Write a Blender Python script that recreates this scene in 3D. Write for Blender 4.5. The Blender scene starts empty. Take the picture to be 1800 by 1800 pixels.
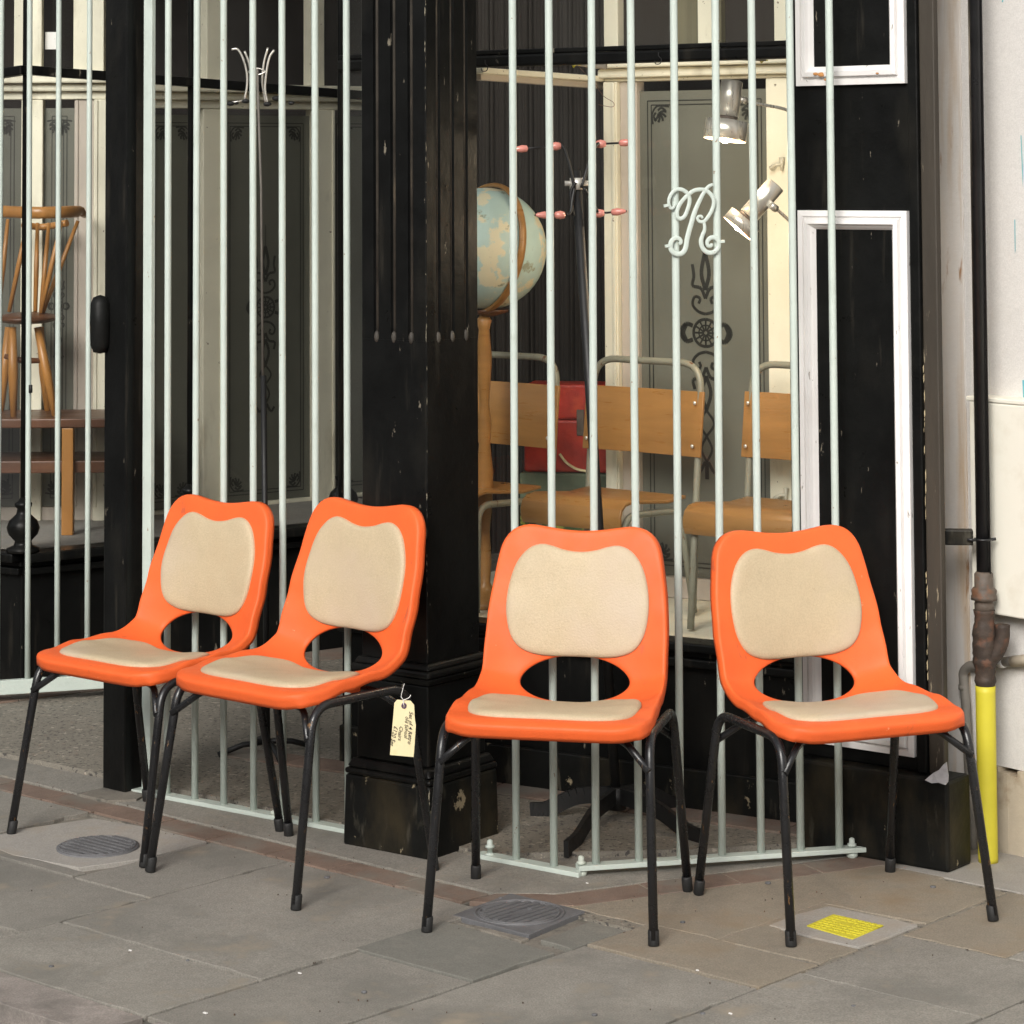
import bpy, math, random
from mathutils import Vector, Matrix
random.seed(7)
R = math.radians
scene = bpy.context.scene
COL = scene.collection
# ------------------------------------------------------------------ camera
CAMH = 1.63; FPX = 4700.0; PIT = R(3.4); ROLL = R(-0.3)
CX = 900.0; CY = 300.0 - FPX*math.tan(PIT)
def _lift(x, y, z=0.0):
    return Vector((x, z*math.cos(PIT) - y*math.sin(PIT), z*math.sin(PIT) + y*math.cos(PIT)))
cr, sr = math.cos(ROLL), math.sin(ROLL)
cam_d = bpy.data.cameras.new('camera'); cam = bpy.data.objects.new('camera', cam_d); COL.objects.link(cam)
ax = _lift(cr, sr); ay = _lift(-sr, cr); az = -_lift(0, 0, 1)
M = Matrix((ax, ay, az)).transposed().to_4x4(); M.translation = Vector((0, 0, CAMH))
cam.matrix_world = M
cam_d.sensor_width = 36; cam_d.lens = 36*FPX/1800
cam_d.shift_y = -(900 - CY)/1800
cam_d.clip_start = 0.05; cam_d.clip_end = 300
scene.camera = cam
# ------------------------------------------------------------------ world + sun + exposure
w = bpy.data.worlds.new('World'); scene.world = w; w.use_nodes = True
nt = w.node_tree; nt.nodes.clear()
sky = nt.nodes.new('ShaderNodeTexSky'); sky.sky_type = 'NISHITA'; sky.sun_disc = False
sky.sun_elevation = R(30); sky.sun_rotation = R(197); sky.air_density = 1.2; sky.dust_density = 4.0
hs = nt.nodes.new('ShaderNodeHueSaturation'); hs.inputs['Saturation'].default_value = 0.22
bg = nt.nodes.new('ShaderNodeBackground'); bg.inputs['Strength'].default_value = 0.115
wo = nt.nodes.new('ShaderNodeOutputWorld')
nt.links.new(sky.outputs[0], hs.inputs['Color']); nt.links.new(hs.outputs[0], bg.inputs[0]); nt.links.new(bg.outputs[0], wo.inputs[0])
sd = bpy.data.lights.new('sun', 'SUN'); sd.energy = 1.95; sd.angle = R(24); sd.color = (1, .965, .91)
so = bpy.data.objects.new('sun', sd); COL.objects.link(so)
# sun stands behind the camera, to its left, high
sv = Vector((math.sin(R(197))*math.cos(R(30)), math.cos(R(197))*math.cos(R(30)), math.sin(R(30))))
so.rotation_euler = sv.to_track_quat('Z', 'Y').to_euler()
scene.view_settings.view_transform = 'Standard'; scene.view_settings.look = 'None'
scene.view_settings.exposure = 0.36; scene.view_settings.gamma = 1.0
scene.view_settings.use_curve_mapping = False

# ------------------------------------------------------------------ survey helpers: where a sight line meets the ground or a wall plane
def ray(u, v):
    x = (u-CX)/FPX; y = (CY-v)/FPX
    x, y = cr*x - sr*y, sr*x + cr*y
    return _lift(x, y, 1.0)
def G(u, v, z=0.0):
    d = ray(u, v); t = (z-CAMH)/d.z
    return Vector((0, 0, CAMH)) + d*t
class Plane:
    """vertical plane through two plan points; off = metres behind"""
    def __init__(s, a, b, off=0.0):
        a = Vector((a[0], a[1])); b = Vector((b[0], b[1]))
        s.d = (b-a).normalized(); s.n = Vector((-s.d.y, s.d.x))
        if s.n.y < 0: s.n = -s.n
        s.a = a + s.n*off
    def at(s, u, v):
        d = ray(u, v); t = s.a.dot(s.n)/(d.x*s.n.x + d.y*s.n.y)
        return Vector((0, 0, CAMH)) + d*t
    def x(s, u, v=700):       # distance along the plane
        p = s.at(u, v); return (Vector((p.x, p.y))-s.a).dot(s.d)
    def z(s, u, v): return s.at(u, v).z
    def pt(s, k, z, off=0.0):
        q = s.a + s.d*k + s.n*off
        return Vector((q.x, q.y, z))
    def off(s, o): return Plane(s.a + s.n*o, s.a + s.n*o + s.d)
def depth_pt(u, v, Y):
    d = ray(u, v); return Vector((0, 0, CAMH)) + d*(Y/d.y)

# ------------------------------------------------------------------ mesh builder
def catmull(pts, n=8, closed=False):
    pts = [Vector(p) for p in pts]; out = []; N = len(pts)
    rng = range(N) if closed else range(N-1)
    for i in rng:
        if closed: p0, p1, p2, p3 = pts[(i-1) % N], pts[i], pts[(i+1) % N], pts[(i+2) % N]
        else:
            p1, p2 = pts[i], pts[i+1]
            p0 = pts[i-1] if i > 0 else p1*2-p2
            p3 = pts[i+2] if i+2 < N else p2*2-p1
        for k in range(n):
            t = k/n
            out.append(0.5*((2*p1) + (p2-p0)*t + (2*p0-5*p1+4*p2-p3)*t*t + (3*p1-p0-3*p2+p3)*t**3))
    if not closed: out.append(pts[-1])
    return out
class MB:
    def __init__(s): s.v = []; s.f = []; s.sm = []
    def quad(s, *p, smooth=False):
        i = len(s.v); s.v += [Vector(q) for q in p]; s.f.append(tuple(range(i, i+len(p)))); s.sm.append(smooth); return s
    def hexa(s, c):           # 8 corners: bottom 4 ccw, top 4 ccw
        i = len(s.v); s.v += [Vector(q) for q in c]
        for f in ((3, 2, 1, 0), (4, 5, 6, 7), (0, 1, 5, 4), (1, 2, 6, 5), (2, 3, 7, 6), (3, 0, 4, 7)):
            s.f.append(tuple(i+k for k in f)); s.sm.append(False)
        return s
    def box(s, lo, hi):
        x0, y0, z0 = lo; x1, y1, z1 = hi
        return s.hexa([(x0, y0, z0), (x1, y0, z0), (x1, y1, z0), (x0, y1, z0), (x0, y0, z1), (x1, y0, z1), (x1, y1, z1), (x0, y1, z1)])
    def obox(s, c, dx, dy, z0, z1):   # oriented box: centre (2d), half vectors (2d)
        c = Vector((c[0], c[1])); dx = Vector(dx[:2]); dy = Vector(dy[:2])
        q = [c-dx-dy, c+dx-dy, c+dx+dy, c-dx+dy]
        return s.hexa([(p.x, p.y, z0) for p in q] + [(p.x, p.y, z1) for p in q])
    def pbox(s, P, k0, k1, z0, z1, o0, o1):   # box on a wall plane, o = offset behind (negative: proud)
        a = [P.pt(k0, 0, o0), P.pt(k1, 0, o0), P.pt(k1, 0, o1), P.pt(k0, 0, o1)]
        return s.hexa([(p.x, p.y, z0) for p in a] + [(p.x, p.y, z1) for p in a])
    def bar(s, a, b, wd, ht, up=(0, 0, 1)):
        a = Vector(a); b = Vector(b); d = (b-a).normalized(); u = Vector(up)
        r = d.cross(u).normalized(); u = r.cross(d)
        c = []
        for e in (a, b):
            c += [e-r*wd/2-u*ht/2, e+r*wd/2-u*ht/2, e+r*wd/2+u*ht/2, e-r*wd/2+u*ht/2]
        return s.hexa(c)
    def tube(s, path, r, n=10, closed=False, caps=True, flat=1.0, up=None):
        path = [Vector(p) for p in path]; N = len(path); base = len(s.v); prev = None
        for i, p in enumerate(path):
            if closed: t = path[(i+1) % N]-path[i-1]
            else: t = path[min(i+1, N-1)]-path[max(i-1, 0)]
            t.normalize()
            if up is not None: a = Vector(up)-t*t.dot(Vector(up))
            elif prev is None: a = t.orthogonal()
            else: a = prev-t*t.dot(prev)
            if a.length < 1e-6: a = t.orthogonal()
            a.normalize(); prev = a; b = t.cross(a)
            rr = r[i] if isinstance(r, (list, tuple)) else r
            for k in range(n):
                an = 2*math.pi*k/n
                s.v.append(p + a*math.cos(an)*rr*flat + b*math.sin(an)*rr)
        for i in range(N if closed else N-1):
            for k in range(n):
                j = (i+1) % N
                s.f.append((base+i*n+k, base+i*n+(k+1) % n, base+j*n+(k+1) % n, base+j*n+k)); s.sm.append(True)
        if caps and not closed:
            s.f.append(tuple(base+k for k in range(n-1, -1, -1))); s.sm.append(False)
            s.f.append(tuple(base+(N-1)*n+k for k in range(n))); s.sm.append(False)
        return s
    def lathe(s, prof, o=(0, 0, 0), axis=(0, 0, 1), n=20, sq=0):
        o = Vector(o); ax_ = Vector(axis).normalized()
        return s.tube([o+ax_*(z) for _, z in prof], [max(r_, 1e-4) for r_, _ in prof], n=n, up=ax_.orthogonal())
    def ellipsoid(s, c, rad, n=20, m=12):
        c = Vector(c); base = len(s.v)
        for i in range(m+1):
            a = math.pi*i/m
            for k in range(n):
                b = 2*math.pi*k/n
                s.v.append(c+Vector((rad[0]*math.sin(a)*math.cos(b), rad[1]*math.sin(a)*math.sin(b), rad[2]*math.cos(a))))
        for i in range(m):
            for k in range(n):
                s.f.append((base+i*n+k, base+(i+1)*n+k, base+(i+1)*n+(k+1) % n, base+i*n+(k+1) % n)); s.sm.append(True)
        return s
    def prism(s, poly, z0, z1):
        n = len(poly); i = len(s.v)
        s.v += [Vector((p[0], p[1], z0)) for p in poly] + [Vector((p[0], p[1], z1)) for p in poly]
        s.f.append(tuple(range(i+n-1, i-1, -1))); s.sm.append(False)
        s.f.append(tuple(range(i+n, i+2*n))); s.sm.append(False)
        for k in range(n):
            s.f.append((i+k, i+(k+1) % n, i+n+(k+1) % n, i+n+k)); s.sm.append(False)
        return s
    def extr(s, pts, d):      # flat outline of 3d points pushed along d
        n = len(pts); i = len(s.v); d = Vector(d)
        s.v += [Vector(p) for p in pts] + [Vector(p)+d for p in pts]
        s.f.append(tuple(range(i+n-1, i-1, -1))); s.sm.append(False)
        s.f.append(tuple(range(i+n, i+2*n))); s.sm.append(False)
        for k in range(n):
            s.f.append((i+k, i+(k+1) % n, i+n+(k+1) % n, i+n+k)); s.sm.append(False)
        return s
def root_of(o):
    while o.parent: o = o.parent
    return o
ROOTM = {}
def link(name, mb, mat, parent=None, loc=None, label=None, bevel=0, kind=None, solid=0, subsurf=0):
    me = bpy.data.meshes.new(name)
    if parent is not None: inv = ROOTM[root_of(parent).name].inverted()
    elif loc is not None: inv = Matrix.Translation(-Vector(loc))
    else: inv = Matrix.Identity(4)
    me.from_pydata([tuple(inv @ v) for v in mb.v], [], mb.f)
    me.polygons.foreach_set('use_smooth', mb.sm)
    me.materials.append(mat); me.update()
    o = bpy.data.objects.new(name, me); COL.objects.link(o)
    if parent is not None: o.parent = parent
    elif loc is not None: o.location = loc
    if parent is None: ROOTM[o.name] = Matrix.Translation(Vector(loc)) if loc is not None else Matrix.Identity(4)
    if solid:
        m = o.modifiers.new('thick', 'SOLIDIFY'); m.thickness = solid; m.offset = -1
    if subsurf:
        m = o.modifiers.new('smooth', 'SUBSURF'); m.levels = subsurf; m.render_levels = subsurf
    if bevel:
        m = o.modifiers.new('bevel', 'BEVEL'); m.width = bevel; m.segments = 2; m.limit_method = 'ANGLE'; m.harden_normals = False
    if label: o['label'] = label
    if kind: o['kind'] = kind
    return o
def thing(name, label, cat, loc=(0, 0, 0), rotz=0, group=None):
    o = bpy.data.objects.new(name, None); COL.objects.link(o)
    o.empty_display_size = .1
    o.location = loc; o.rotation_euler = (0, 0, rotz)
    o['label'] = label; o['category'] = cat
    if group: o['group'] = group
    ROOTM[o.name] = Matrix.Translation(Vector(loc)) @ Matrix.Rotation(rotz, 4, 'Z')
    return o
def tag(o, label, cat, group=None):
    o['label'] = label; o['category'] = cat
    if group: o['group'] = group
    return o
def struct(name, mb, mat, **k): return link(name, mb, mat, kind='structure', **k)
def dup(rootob, loc, rotz, label=None, group=None):
    r_ = rootob.copy(); COL.objects.link(r_); r_.location = loc; r_.rotation_euler = (0, 0, rotz)
    if label: r_['label'] = label
    if group: r_['group'] = group
    ROOTM[r_.name] = Matrix.Translation(Vector(loc)) @ Matrix.Rotation(rotz, 4, 'Z')
    for ch in list(rootob.children):
        c = ch.copy(); COL.objects.link(c); c.parent = r_
        for g in ch.children:
            d = g.copy(); COL.objects.link(d); d.parent = c
    return r_

# ------------------------------------------------------------------ materials
def lin(*c):
    return tuple(((x/255)/12.92 if x/255 <= .04045 else ((x/255+.055)/1.055)**2.4) for x in c)
def material(name, col, rough=.5, var=.12, vscale=3.0, bump=.0, bscale=60, metal=0, fine=0, chips=None, stain=None,
             spec=.5, coat=0, stretch=(1, 1, 1), rand=0, emit=None, stain2=None):
    """chips / stain: (colour, scale, threshold, softness, stretch)"""
    m = bpy.data.materials.new(name); m.use_nodes = True
    n = m.node_tree.nodes; L = m.node_tree.links; b = n['Principled BSDF']
    tc = n.new('ShaderNodeNewGeometry')
    def mapping(st):
        mp = n.new('ShaderNodeMapping'); mp.inputs['Scale'].default_value = st
        L.new(tc.outputs['Position'], mp.inputs['Vector']); return mp.outputs[0]
    base = mapping(stretch)
    def noise(scale, det=6, vec=None, rough_=.6):
        t = n.new('ShaderNodeTexNoise'); t.inputs['Scale'].default_value = scale; t.inputs['Detail'].default_value = det
        t.inputs['Roughness'].default_value = rough_
        L.new(vec or base, t.inputs['Vector']); return t.outputs['Fac']
    def mixc(fac, a, c):
        x = n.new('ShaderNodeMix'); x.data_type = 'RGBA'
        if hasattr(fac, 'node'): L.new(fac, x.inputs[0])
        else: x.inputs[0].default_value = fac
        for sk, val in ((x.inputs[6], a), (x.inputs[7], c)):
            if hasattr(val, 'node'): L.new(val, sk)
            else: sk.default_value = (*val[:3], 1)
        return x.outputs[2]
    def ramp(f, lo, hi, a=0., c=1.):
        x = n.new('ShaderNodeMapRange'); L.new(f, x.inputs[0])
        x.inputs[1].default_value = lo; x.inputs[2].default_value = hi; x.inputs[3].default_value = a; x.inputs[4].default_value = c
        return x.outputs[0]
    c = mixc(ramp(noise(vscale), .3, .7), tuple(x*(1-var) for x in col), tuple(min(1, x*(1+var)) for x in col))
    if fine:
        c = mixc(ramp(noise(260, 2), .38, .62, 0, 1), mixc(fine*.5, c, tuple(min(1, x*1.5) for x in col)), mixc(fine, c, tuple(x*.45 for x in col)))
        c = mixc(ramp(noise(34, 7, None, .75), .46, .66, 0, fine*.75), c, tuple(x*.55 for x in col))
    if rand:
        oi = n.new('ShaderNodeObjectInfo')
        x = n.new('ShaderNodeHueSaturation'); L.new(c, x.inputs['Color'])
        L.new(ramp(oi.outputs['Random'], 0, 1, 1-rand, 1+rand), x.inputs['Value']); c = x.outputs[0]
    for st in (stain, stain2):
        if st:
            cc, sc, th, soft, strx = st
            c = mixc(ramp(noise(sc, 8, mapping(strx)), th, th+soft), c, cc)
    rsock = ramp(noise(vscale*2.3), .3, .7, max(.02, rough-.07), min(1, rough+.09))
    L.new(rsock, b.inputs['Roughness'])
    hgt = None
    if chips:
        cc, sc, th, soft, strx = chips
        f = ramp(noise(sc, 8, mapping(strx), .65), th, th+soft)
        c = mixc(f, c, cc); hgt = f
    if bump:
        bp = n.new('ShaderNodeBump'); bp.inputs['Strength'].default_value = bump; bp.inputs['Distance'].default_value = .002
        L.new(noise(bscale, 5), bp.inputs['Height']); last = bp
        if hgt:
            b2 = n.new('ShaderNodeBump'); b2.inputs['Strength'].default_value = .35; b2.inputs['Distance'].default_value = .0015; b2.invert = True
            L.new(hgt, b2.inputs['Height']); L.new(bp.outputs[0], b2.inputs['Normal']); last = b2
        L.new(last.outputs[0], b.inputs['Normal'])
    L.new(c, b.inputs['Base Color'])
    b.inputs['Metallic'].default_value = metal
    b.inputs['Specular IOR Level'].default_value = spec
    b.inputs['Coat Weight'].default_value = coat
    if emit:
        b.inputs['Emission Color'].default_value = (*emit[0], 1); b.inputs['Emission Strength'].default_value = emit[1]
    return m
def glass_mat(name, tint=(.93, .95, .94), refl=1.0):
    m = bpy.data.materials.new(name); m.use_nodes = True; n = m.node_tree.nodes; L = m.node_tree.links; n.clear()
    out = n.new('ShaderNodeOutputMaterial'); mx = n.new('ShaderNodeMixShader'); tr = n.new('ShaderNodeBsdfTransparent'); gl = n.new('ShaderNodeBsdfGlossy')
    tr.inputs[0].default_value = (*tint, 1); gl.inputs['Roughness'].default_value = .015
    fr = n.new('ShaderNodeFresnel'); fr.inputs[0].default_value = 1.45
    mt = n.new('ShaderNodeMath'); mt.operation = 'MULTIPLY'; mt.inputs[1].default_value = refl
    tx = n.new('ShaderNodeTexNoise'); tx.inputs['Scale'].default_value = 2.5
    bp = n.new('ShaderNodeBump'); bp.inputs['Strength'].default_value = .05; bp.inputs['Distance'].default_value = .01
    L.new(tx.outputs[0], bp.inputs['Height']); L.new(bp.outputs[0], gl.inputs['Normal'])
    df = n.new('ShaderNodeBsdfDiffuse'); df.inputs[0].default_value = (.75, .75, .70, 1); md = n.new('ShaderNodeMixShader')
    dn = n.new('ShaderNodeTexNoise'); dn.inputs['Scale'].default_value = 3.5; dn.inputs['Detail'].default_value = 6
    dr = n.new('ShaderNodeMapRange'); dr.inputs[1].default_value = .35; dr.inputs[2].default_value = .7; dr.inputs[3].default_value = .006; dr.inputs[4].default_value = .025
    L.new(dn.outputs['Fac'], dr.inputs[0]); L.new(dr.outputs[0], md.inputs[0]); L.new(tr.outputs[0], md.inputs[1]); L.new(df.outputs[0], md.inputs[2])
    L.new(fr.outputs[0], mt.inputs[0]); L.new(mt.outputs[0], mx.inputs[0]); L.new(md.outputs[0], mx.inputs[1]); L.new(gl.outputs[0], mx.inputs[2]); L.new(mx.outputs[0], out.inputs[0])
    return m
V3 = (1, 1, 1)
m_orange = material('orange_plastic', (.80, .126, .027), .52, .06, 9, bump=.3, bscale=500, stain=((.70, .112, .027), 4, .50, .25, V3), stain2=((.55, .10, .035), 26, .66, .06, (1, 1, .5)), chips=((.80, .30, .17), 55, .70, .02, (1, .3, 1)), spec=.35, rand=.035, fine=.05)
m_orange_dk = m_orange
m_pad = material('beige_vinyl', (.50, .402, .262), .55, .05, 7, bump=.6, bscale=230, fine=.12, stain=((.47, .355, .22), 6, .50, .35, V3), stain2=((.52, .43, .335), 3, .48, .3, V3), chips=((.36, .27, .17), 40, .70, .05, V3))
m_chairleg = material('black_tube_enamel', (.012, .012, .013), .28, .3, 12, bump=.15, bscale=200, chips=((.16, .085, .035), 90, .635, .04, (1, 1, .35)))
m_rubber = material('black_rubber', (.012, .012, .012), .65, .3, 30, bump=.3)
m_black = material('black_gloss_paint', (.0060, .0062, .0060), .34, .3, 8, bump=.45, bscale=45, fine=.0, chips=((.17, .15, .115), 34, .665, .02, (1, 1, .3)), stain=((.016, .015, .0125), 6, .52, .25, (1, 1, .4)), stain2=((.028, .025, .020), 24, .60, .14, (1, 1, .09)), spec=.16)
m_black2 = material('worn_black_paint', (.0075, .0078, .0072), .42, .35, 10, bump=.6, bscale=35, chips=((.24, .20, .13), 16, .64, .02, (1, 1, .8)), stain=((.036, .029, .017), 5, .50, .2, (1, 1, .5)), stain2=((.055, .050, .038), 22, .60, .10, (1, 1, .25)), spec=.16)
m_groove = material('dusty_groove', (.050, .043, .034), .7, .5, 14, bump=.4, bscale=120, stain=((.13, .105, .075), 40, .60, .08, (1, 1, .12)))
m_brownblk = material('weathered_black_board', (.040, .032, .023), .6, .3, 12, bump=.5, bscale=60, chips=((.30, .25, .17), 45, .645, .03, (1, 1, .12)), stretch=(1, 1, .2))
m_white = material('white_gloss_frame', (.80, .78, .76), .4, .06, 6, bump=.25, bscale=60, chips=((.30, .27, .24), 60, .66, .02, (1, 1, .3)), stain=((.68, .64, .61), 9, .6, .2, (1, 1, .4)))
m_bar = material('pale_green_iron_paint', (.52, .585, .535), .42, .06, 7, bump=.55, bscale=110, chips=((.23, .12, .05), 70, .68, .02, (1, 1, .6)), stain=((.42, .47, .41), 10, .58, .25, V3))
m_bar_rust = material('rusty_iron_paint', (.50, .55, .48), .5, .1, 12, bump=.6, bscale=110, chips=((.26, .13, .04), 40, .60, .05, V3))
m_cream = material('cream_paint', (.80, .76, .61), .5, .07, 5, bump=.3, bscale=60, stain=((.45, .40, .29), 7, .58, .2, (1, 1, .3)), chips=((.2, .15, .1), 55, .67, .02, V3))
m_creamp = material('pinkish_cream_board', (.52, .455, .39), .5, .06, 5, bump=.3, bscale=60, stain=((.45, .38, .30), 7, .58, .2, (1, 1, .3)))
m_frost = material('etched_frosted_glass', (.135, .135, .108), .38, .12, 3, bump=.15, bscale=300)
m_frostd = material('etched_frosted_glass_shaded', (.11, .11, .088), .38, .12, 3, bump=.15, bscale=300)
m_etch = material('clear_etch_lines', (.020, .020, .016), .4, .1, 9)
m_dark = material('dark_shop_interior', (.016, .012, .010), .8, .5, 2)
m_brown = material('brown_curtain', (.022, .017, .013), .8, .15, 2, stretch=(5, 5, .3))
m_olive = material('olive_net_curtain', (.16, .145, .09), .8, .25, 6, stretch=(6, 6, .2))
m_glass = glass_mat('shop_glass', tint=(.97, .98, .97), refl=.7)
m_glassclear = glass_mat('side_glass', tint=(.95, .96, .95), refl=.22)
m_ply = material('varnished_plywood', (.33, .165, .048), .32, .14, 5, stretch=(1, 1, 7), bump=.1, bscale=80, stain=((.26, .11, .03), 8, .6, .2, (1, 1, 6)))
m_pine = material('orange_pine', (.42, .19, .05), .35, .15, 7, stretch=(3, 3, .6), bump=.1, bscale=80)
m_darkwood = material('dark_red_wood', (.115, .045, .02), .4, .25, 6, stretch=(1, 1, 6))
m_tube = material('grey_green_enamel_tube', (.24, .235, .18), .42, .12, 15, bump=.3, bscale=90, chips=((.13, .055, .02), 60, .60, .06, (1, 1, .4)))
m_red = material('red_leatherette', (.42, .028, .014), .42, .3, 14, bump=.5, bscale=160, stain=((.48, .055, .015), 12, .52, .15, V3))
m_green = material('green_patterned_case', (.075, .14, .045), .6, .5, 22, stain=((.36, .38, .07), 26, .53, .05, V3), bump=.3)
m_greengrey = material('grey_green_case', (.10, .13, .08), .6, .3, 9, bump=.3)
m_chrome = material('brushed_chrome', (.80, .77, .70), .30, .08, 4, metal=.68, stretch=(8, 8, 1), bump=.05, bscale=200)
m_warm = material('warm_lamp_inside', (.60, .33, .15), .5, .05, 4, emit=((1, .50, .18), .30))
m_bulb = material('lit_bulb', (1, .9, .7), .3, .0, 4, emit=((1, .86, .58), 9))
m_pink = material('pink_bead', (.60, .23, .185), .25, .12, 30, coat=.3)
m_blackmetal = material('black_coat_stand', (.009, .009, .009), .5, .2, 12, bump=.1)
m_card = material('buff_card', (.76, .66, .40), .8, .05, 20, bump=.15, bscale=300, stain=((.70, .56, .28), 18, .6, .2, V3))
m_ink = material('dark_ink', (.03, .018, .02), .7, .1, 20)
m_string = material('white_string', (.75, .73, .70), .9, .1, 60)
m_eyelet = material('purple_eyelet', (.10, .055, .10), .5, .1, 60)
m_wall = material('white_render', (.66, .635, .605), .85, .04, 2, bump=.7, bscale=60, stain=((.60, .575, .54), 3, .55, .3, V3), fine=.12)
m_wallrust = material('rust_streaked_paint', (.62, .59, .56), .85, .06, 4, bump=.6, bscale=60, stain=((.50, .38, .26), 6, .50, .2, (3, 3, .22)), stain2=((.30, .16, .07), 16, .62, .1, (2, 2, .4)))
m_walllow = material('stained_low_render', (.50, .43, .33), .9, .15, 5, bump=1.0, bscale=40, stain=((.28, .20, .12), 7, .58, .15, V3), chips=((.10, .075, .06), 11, .70, .04, V3))
m_box = material('cream_meter_box', (.78, .755, .66), .5, .03, 3, bump=.1, stain=((.60, .55, .44), 4, .6, .2, V3))
m_pipe = material('black_drainpipe_paint', (.012, .012, .013), .33, .4, 10, bump=.5, bscale=60, chips=((.20, .19, .17), 30, .74, .04, (1, 1, .3)))
m_tape = material('rough_wrapped_joint', (.040, .026, .018), .7, .45, 28, bump=1.0, bscale=75, stain=((.10, .045, .025), 30, .55, .1, V3))
m_joint = material('grey_brown_coupling', (.085, .065, .05), .6, .4, 25, bump=.7, bscale=90, stain=((.13, .06, .03), 20, .55, .1, V3))
m_yellow = material('yellow_plastic_sleeve', (.56, .49, .035), .5, .07, 8, bump=.15, stain=((.50, .40, .03), 12, .64, .12, V3))
m_greypipe = material('grey_plastic_pipe', (.17, .155, .135), .6, .2, 14, bump=.5, chips=((.45, .42, .38), 30, .70, .05, V3))
m_cyan = material('pale_blue_paint_mark', (.12, .42, .48), .7, .1, 30)
m_stone = material('york_stone', (.258, .241, .210), .8, .16, 4, bump=.8, bscale=80, fine=.44, rand=.07, stain=((.168, .160, .140), 3.0, .50, .16, V3), stain2=((.285, .245, .19), 6, .58, .14, V3))
m_stonewarm = material('warm_york_stone', (.262, .226, .175), .8, .15, 4, bump=.8, bscale=80, fine=.36, rand=.05, stain=((.225, .17, .11), 4, .50, .2, (1, 1, 1)), stain2=((.22, .20, .16), 9, .58, .2, V3))
m_stonedark = material('dark_grey_stone', (.175, .170, .148), .8, .14, 5, bump=.5, bscale=90, fine=.28, rand=.04, stain=((.25, .235, .20), 7, .56, .2, V3))
m_stonemoss = material('mossy_stone', (.19, .185, .115), .85, .2, 6, bump=.6, bscale=90, fine=.25, stain=((.10, .12, .045), 7, .5, .2, V3))
m_mortar = material('sandy_mortar', (.20, .18, .15), .9, .2, 12, bump=.8, bscale=110, fine=.3, stain=((.10, .095, .08), 14, .5, .12, V3))
m_conc = material('pale_concrete', (.33, .31, .28), .85, .12, 6, bump=.5, bscale=90, fine=.25, stain=((.30, .26, .21), 6, .52, .2, V3))
m_brick = material('worn_red_brick_edge', (.185, .130, .100), .85, .25, 9, bump=.7, bscale=80, fine=.25, stain=((.175, .155, .128), 6, .46, .15, V3))
m_terr = material('speckled_terrazzo', (.225, .205, .17), .6, .12, 5, bump=.5, bscale=150, fine=.35, stain=((.065, .06, .055), 75, .56, .04, V3), stain2=((.38, .34, .28), 55, .60, .05, V3))
m_iron = material('grey_cast_iron_cover', (.13, .13, .135), .6, .2, 14, bump=.6, bscale=90, fine=.2)
m_yelcover = material('yellow_painted_cover', (.56, .50, .035), .65, .12, 16, bump=.5, bscale=120, chips=((.16, .15, .07), 60, .69, .04, V3))
m_road = material('asphalt', (.05, .05, .05), .9, .2, 8, bump=.8, bscale=120, fine=.3)
m_kerb = material('granite_kerb', (.29, .255, .23), .85, .15, 8, bump=.7, bscale=90, fine=.35, stain=((.15, .135, .12), 7, .5, .2, V3))
m_opp = material('opposite_facade_brick', (.16, .11, .085), .9, .2, 2)
m_oppw = material('opposite_windows', (.03, .035, .04), .15, .2, 2)
m_fascia = material('dark_fascia', (.02, .02, .02), .6, .2, 2)
m_ceil = material('lobby_soffit', (.30, .28, .24), .8, .1, 2)
m_globe = material('globe_map_print', (.46, .62, .60), .45, .1, 8, stain=((.72, .68, .50), 9, .565, .03, (1, 1, 1)), stain2=((.30, .33, .25), 16, .60, .04, V3))
m_latch = material('bone_catch', (.62, .58, .46), .4, .1, 30)
m_redbrown = material('red_brown_edge', (.06, .018, .014), .5, .2, 10)
m_flake = material('peeling_grey_filler', (.46, .45, .46), .85, .15, 30, bump=.8, bscale=100)

# ------------------------------------------------------------------ plan grid of the pavement: eA along the kerb, eB towards the shop
th = R(-42); eA = Vector((math.cos(th), math.sin(th))); eB = Vector((-eA.y, eA.x))
def AB(a, b, z=0.0):
    q = eA*a + eB*b; return Vector((q.x, q.y, z))
RAILZ = .012
pR1a = G(238, 1385, RAILZ); pR1b = G(1018, 1531, RAILZ); pR2b = G(1525, 1497, RAILZ)
R1 = Plane(pR1a, pR1b); R2 = Plane(pR1b, pR2b)
W = Plane(G(451, 1327), G(1403, 1457))
FLOORZ = .012; SILL = .43
L = Plane((-1.546, 8.5), (-.587, 9.2))

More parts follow.
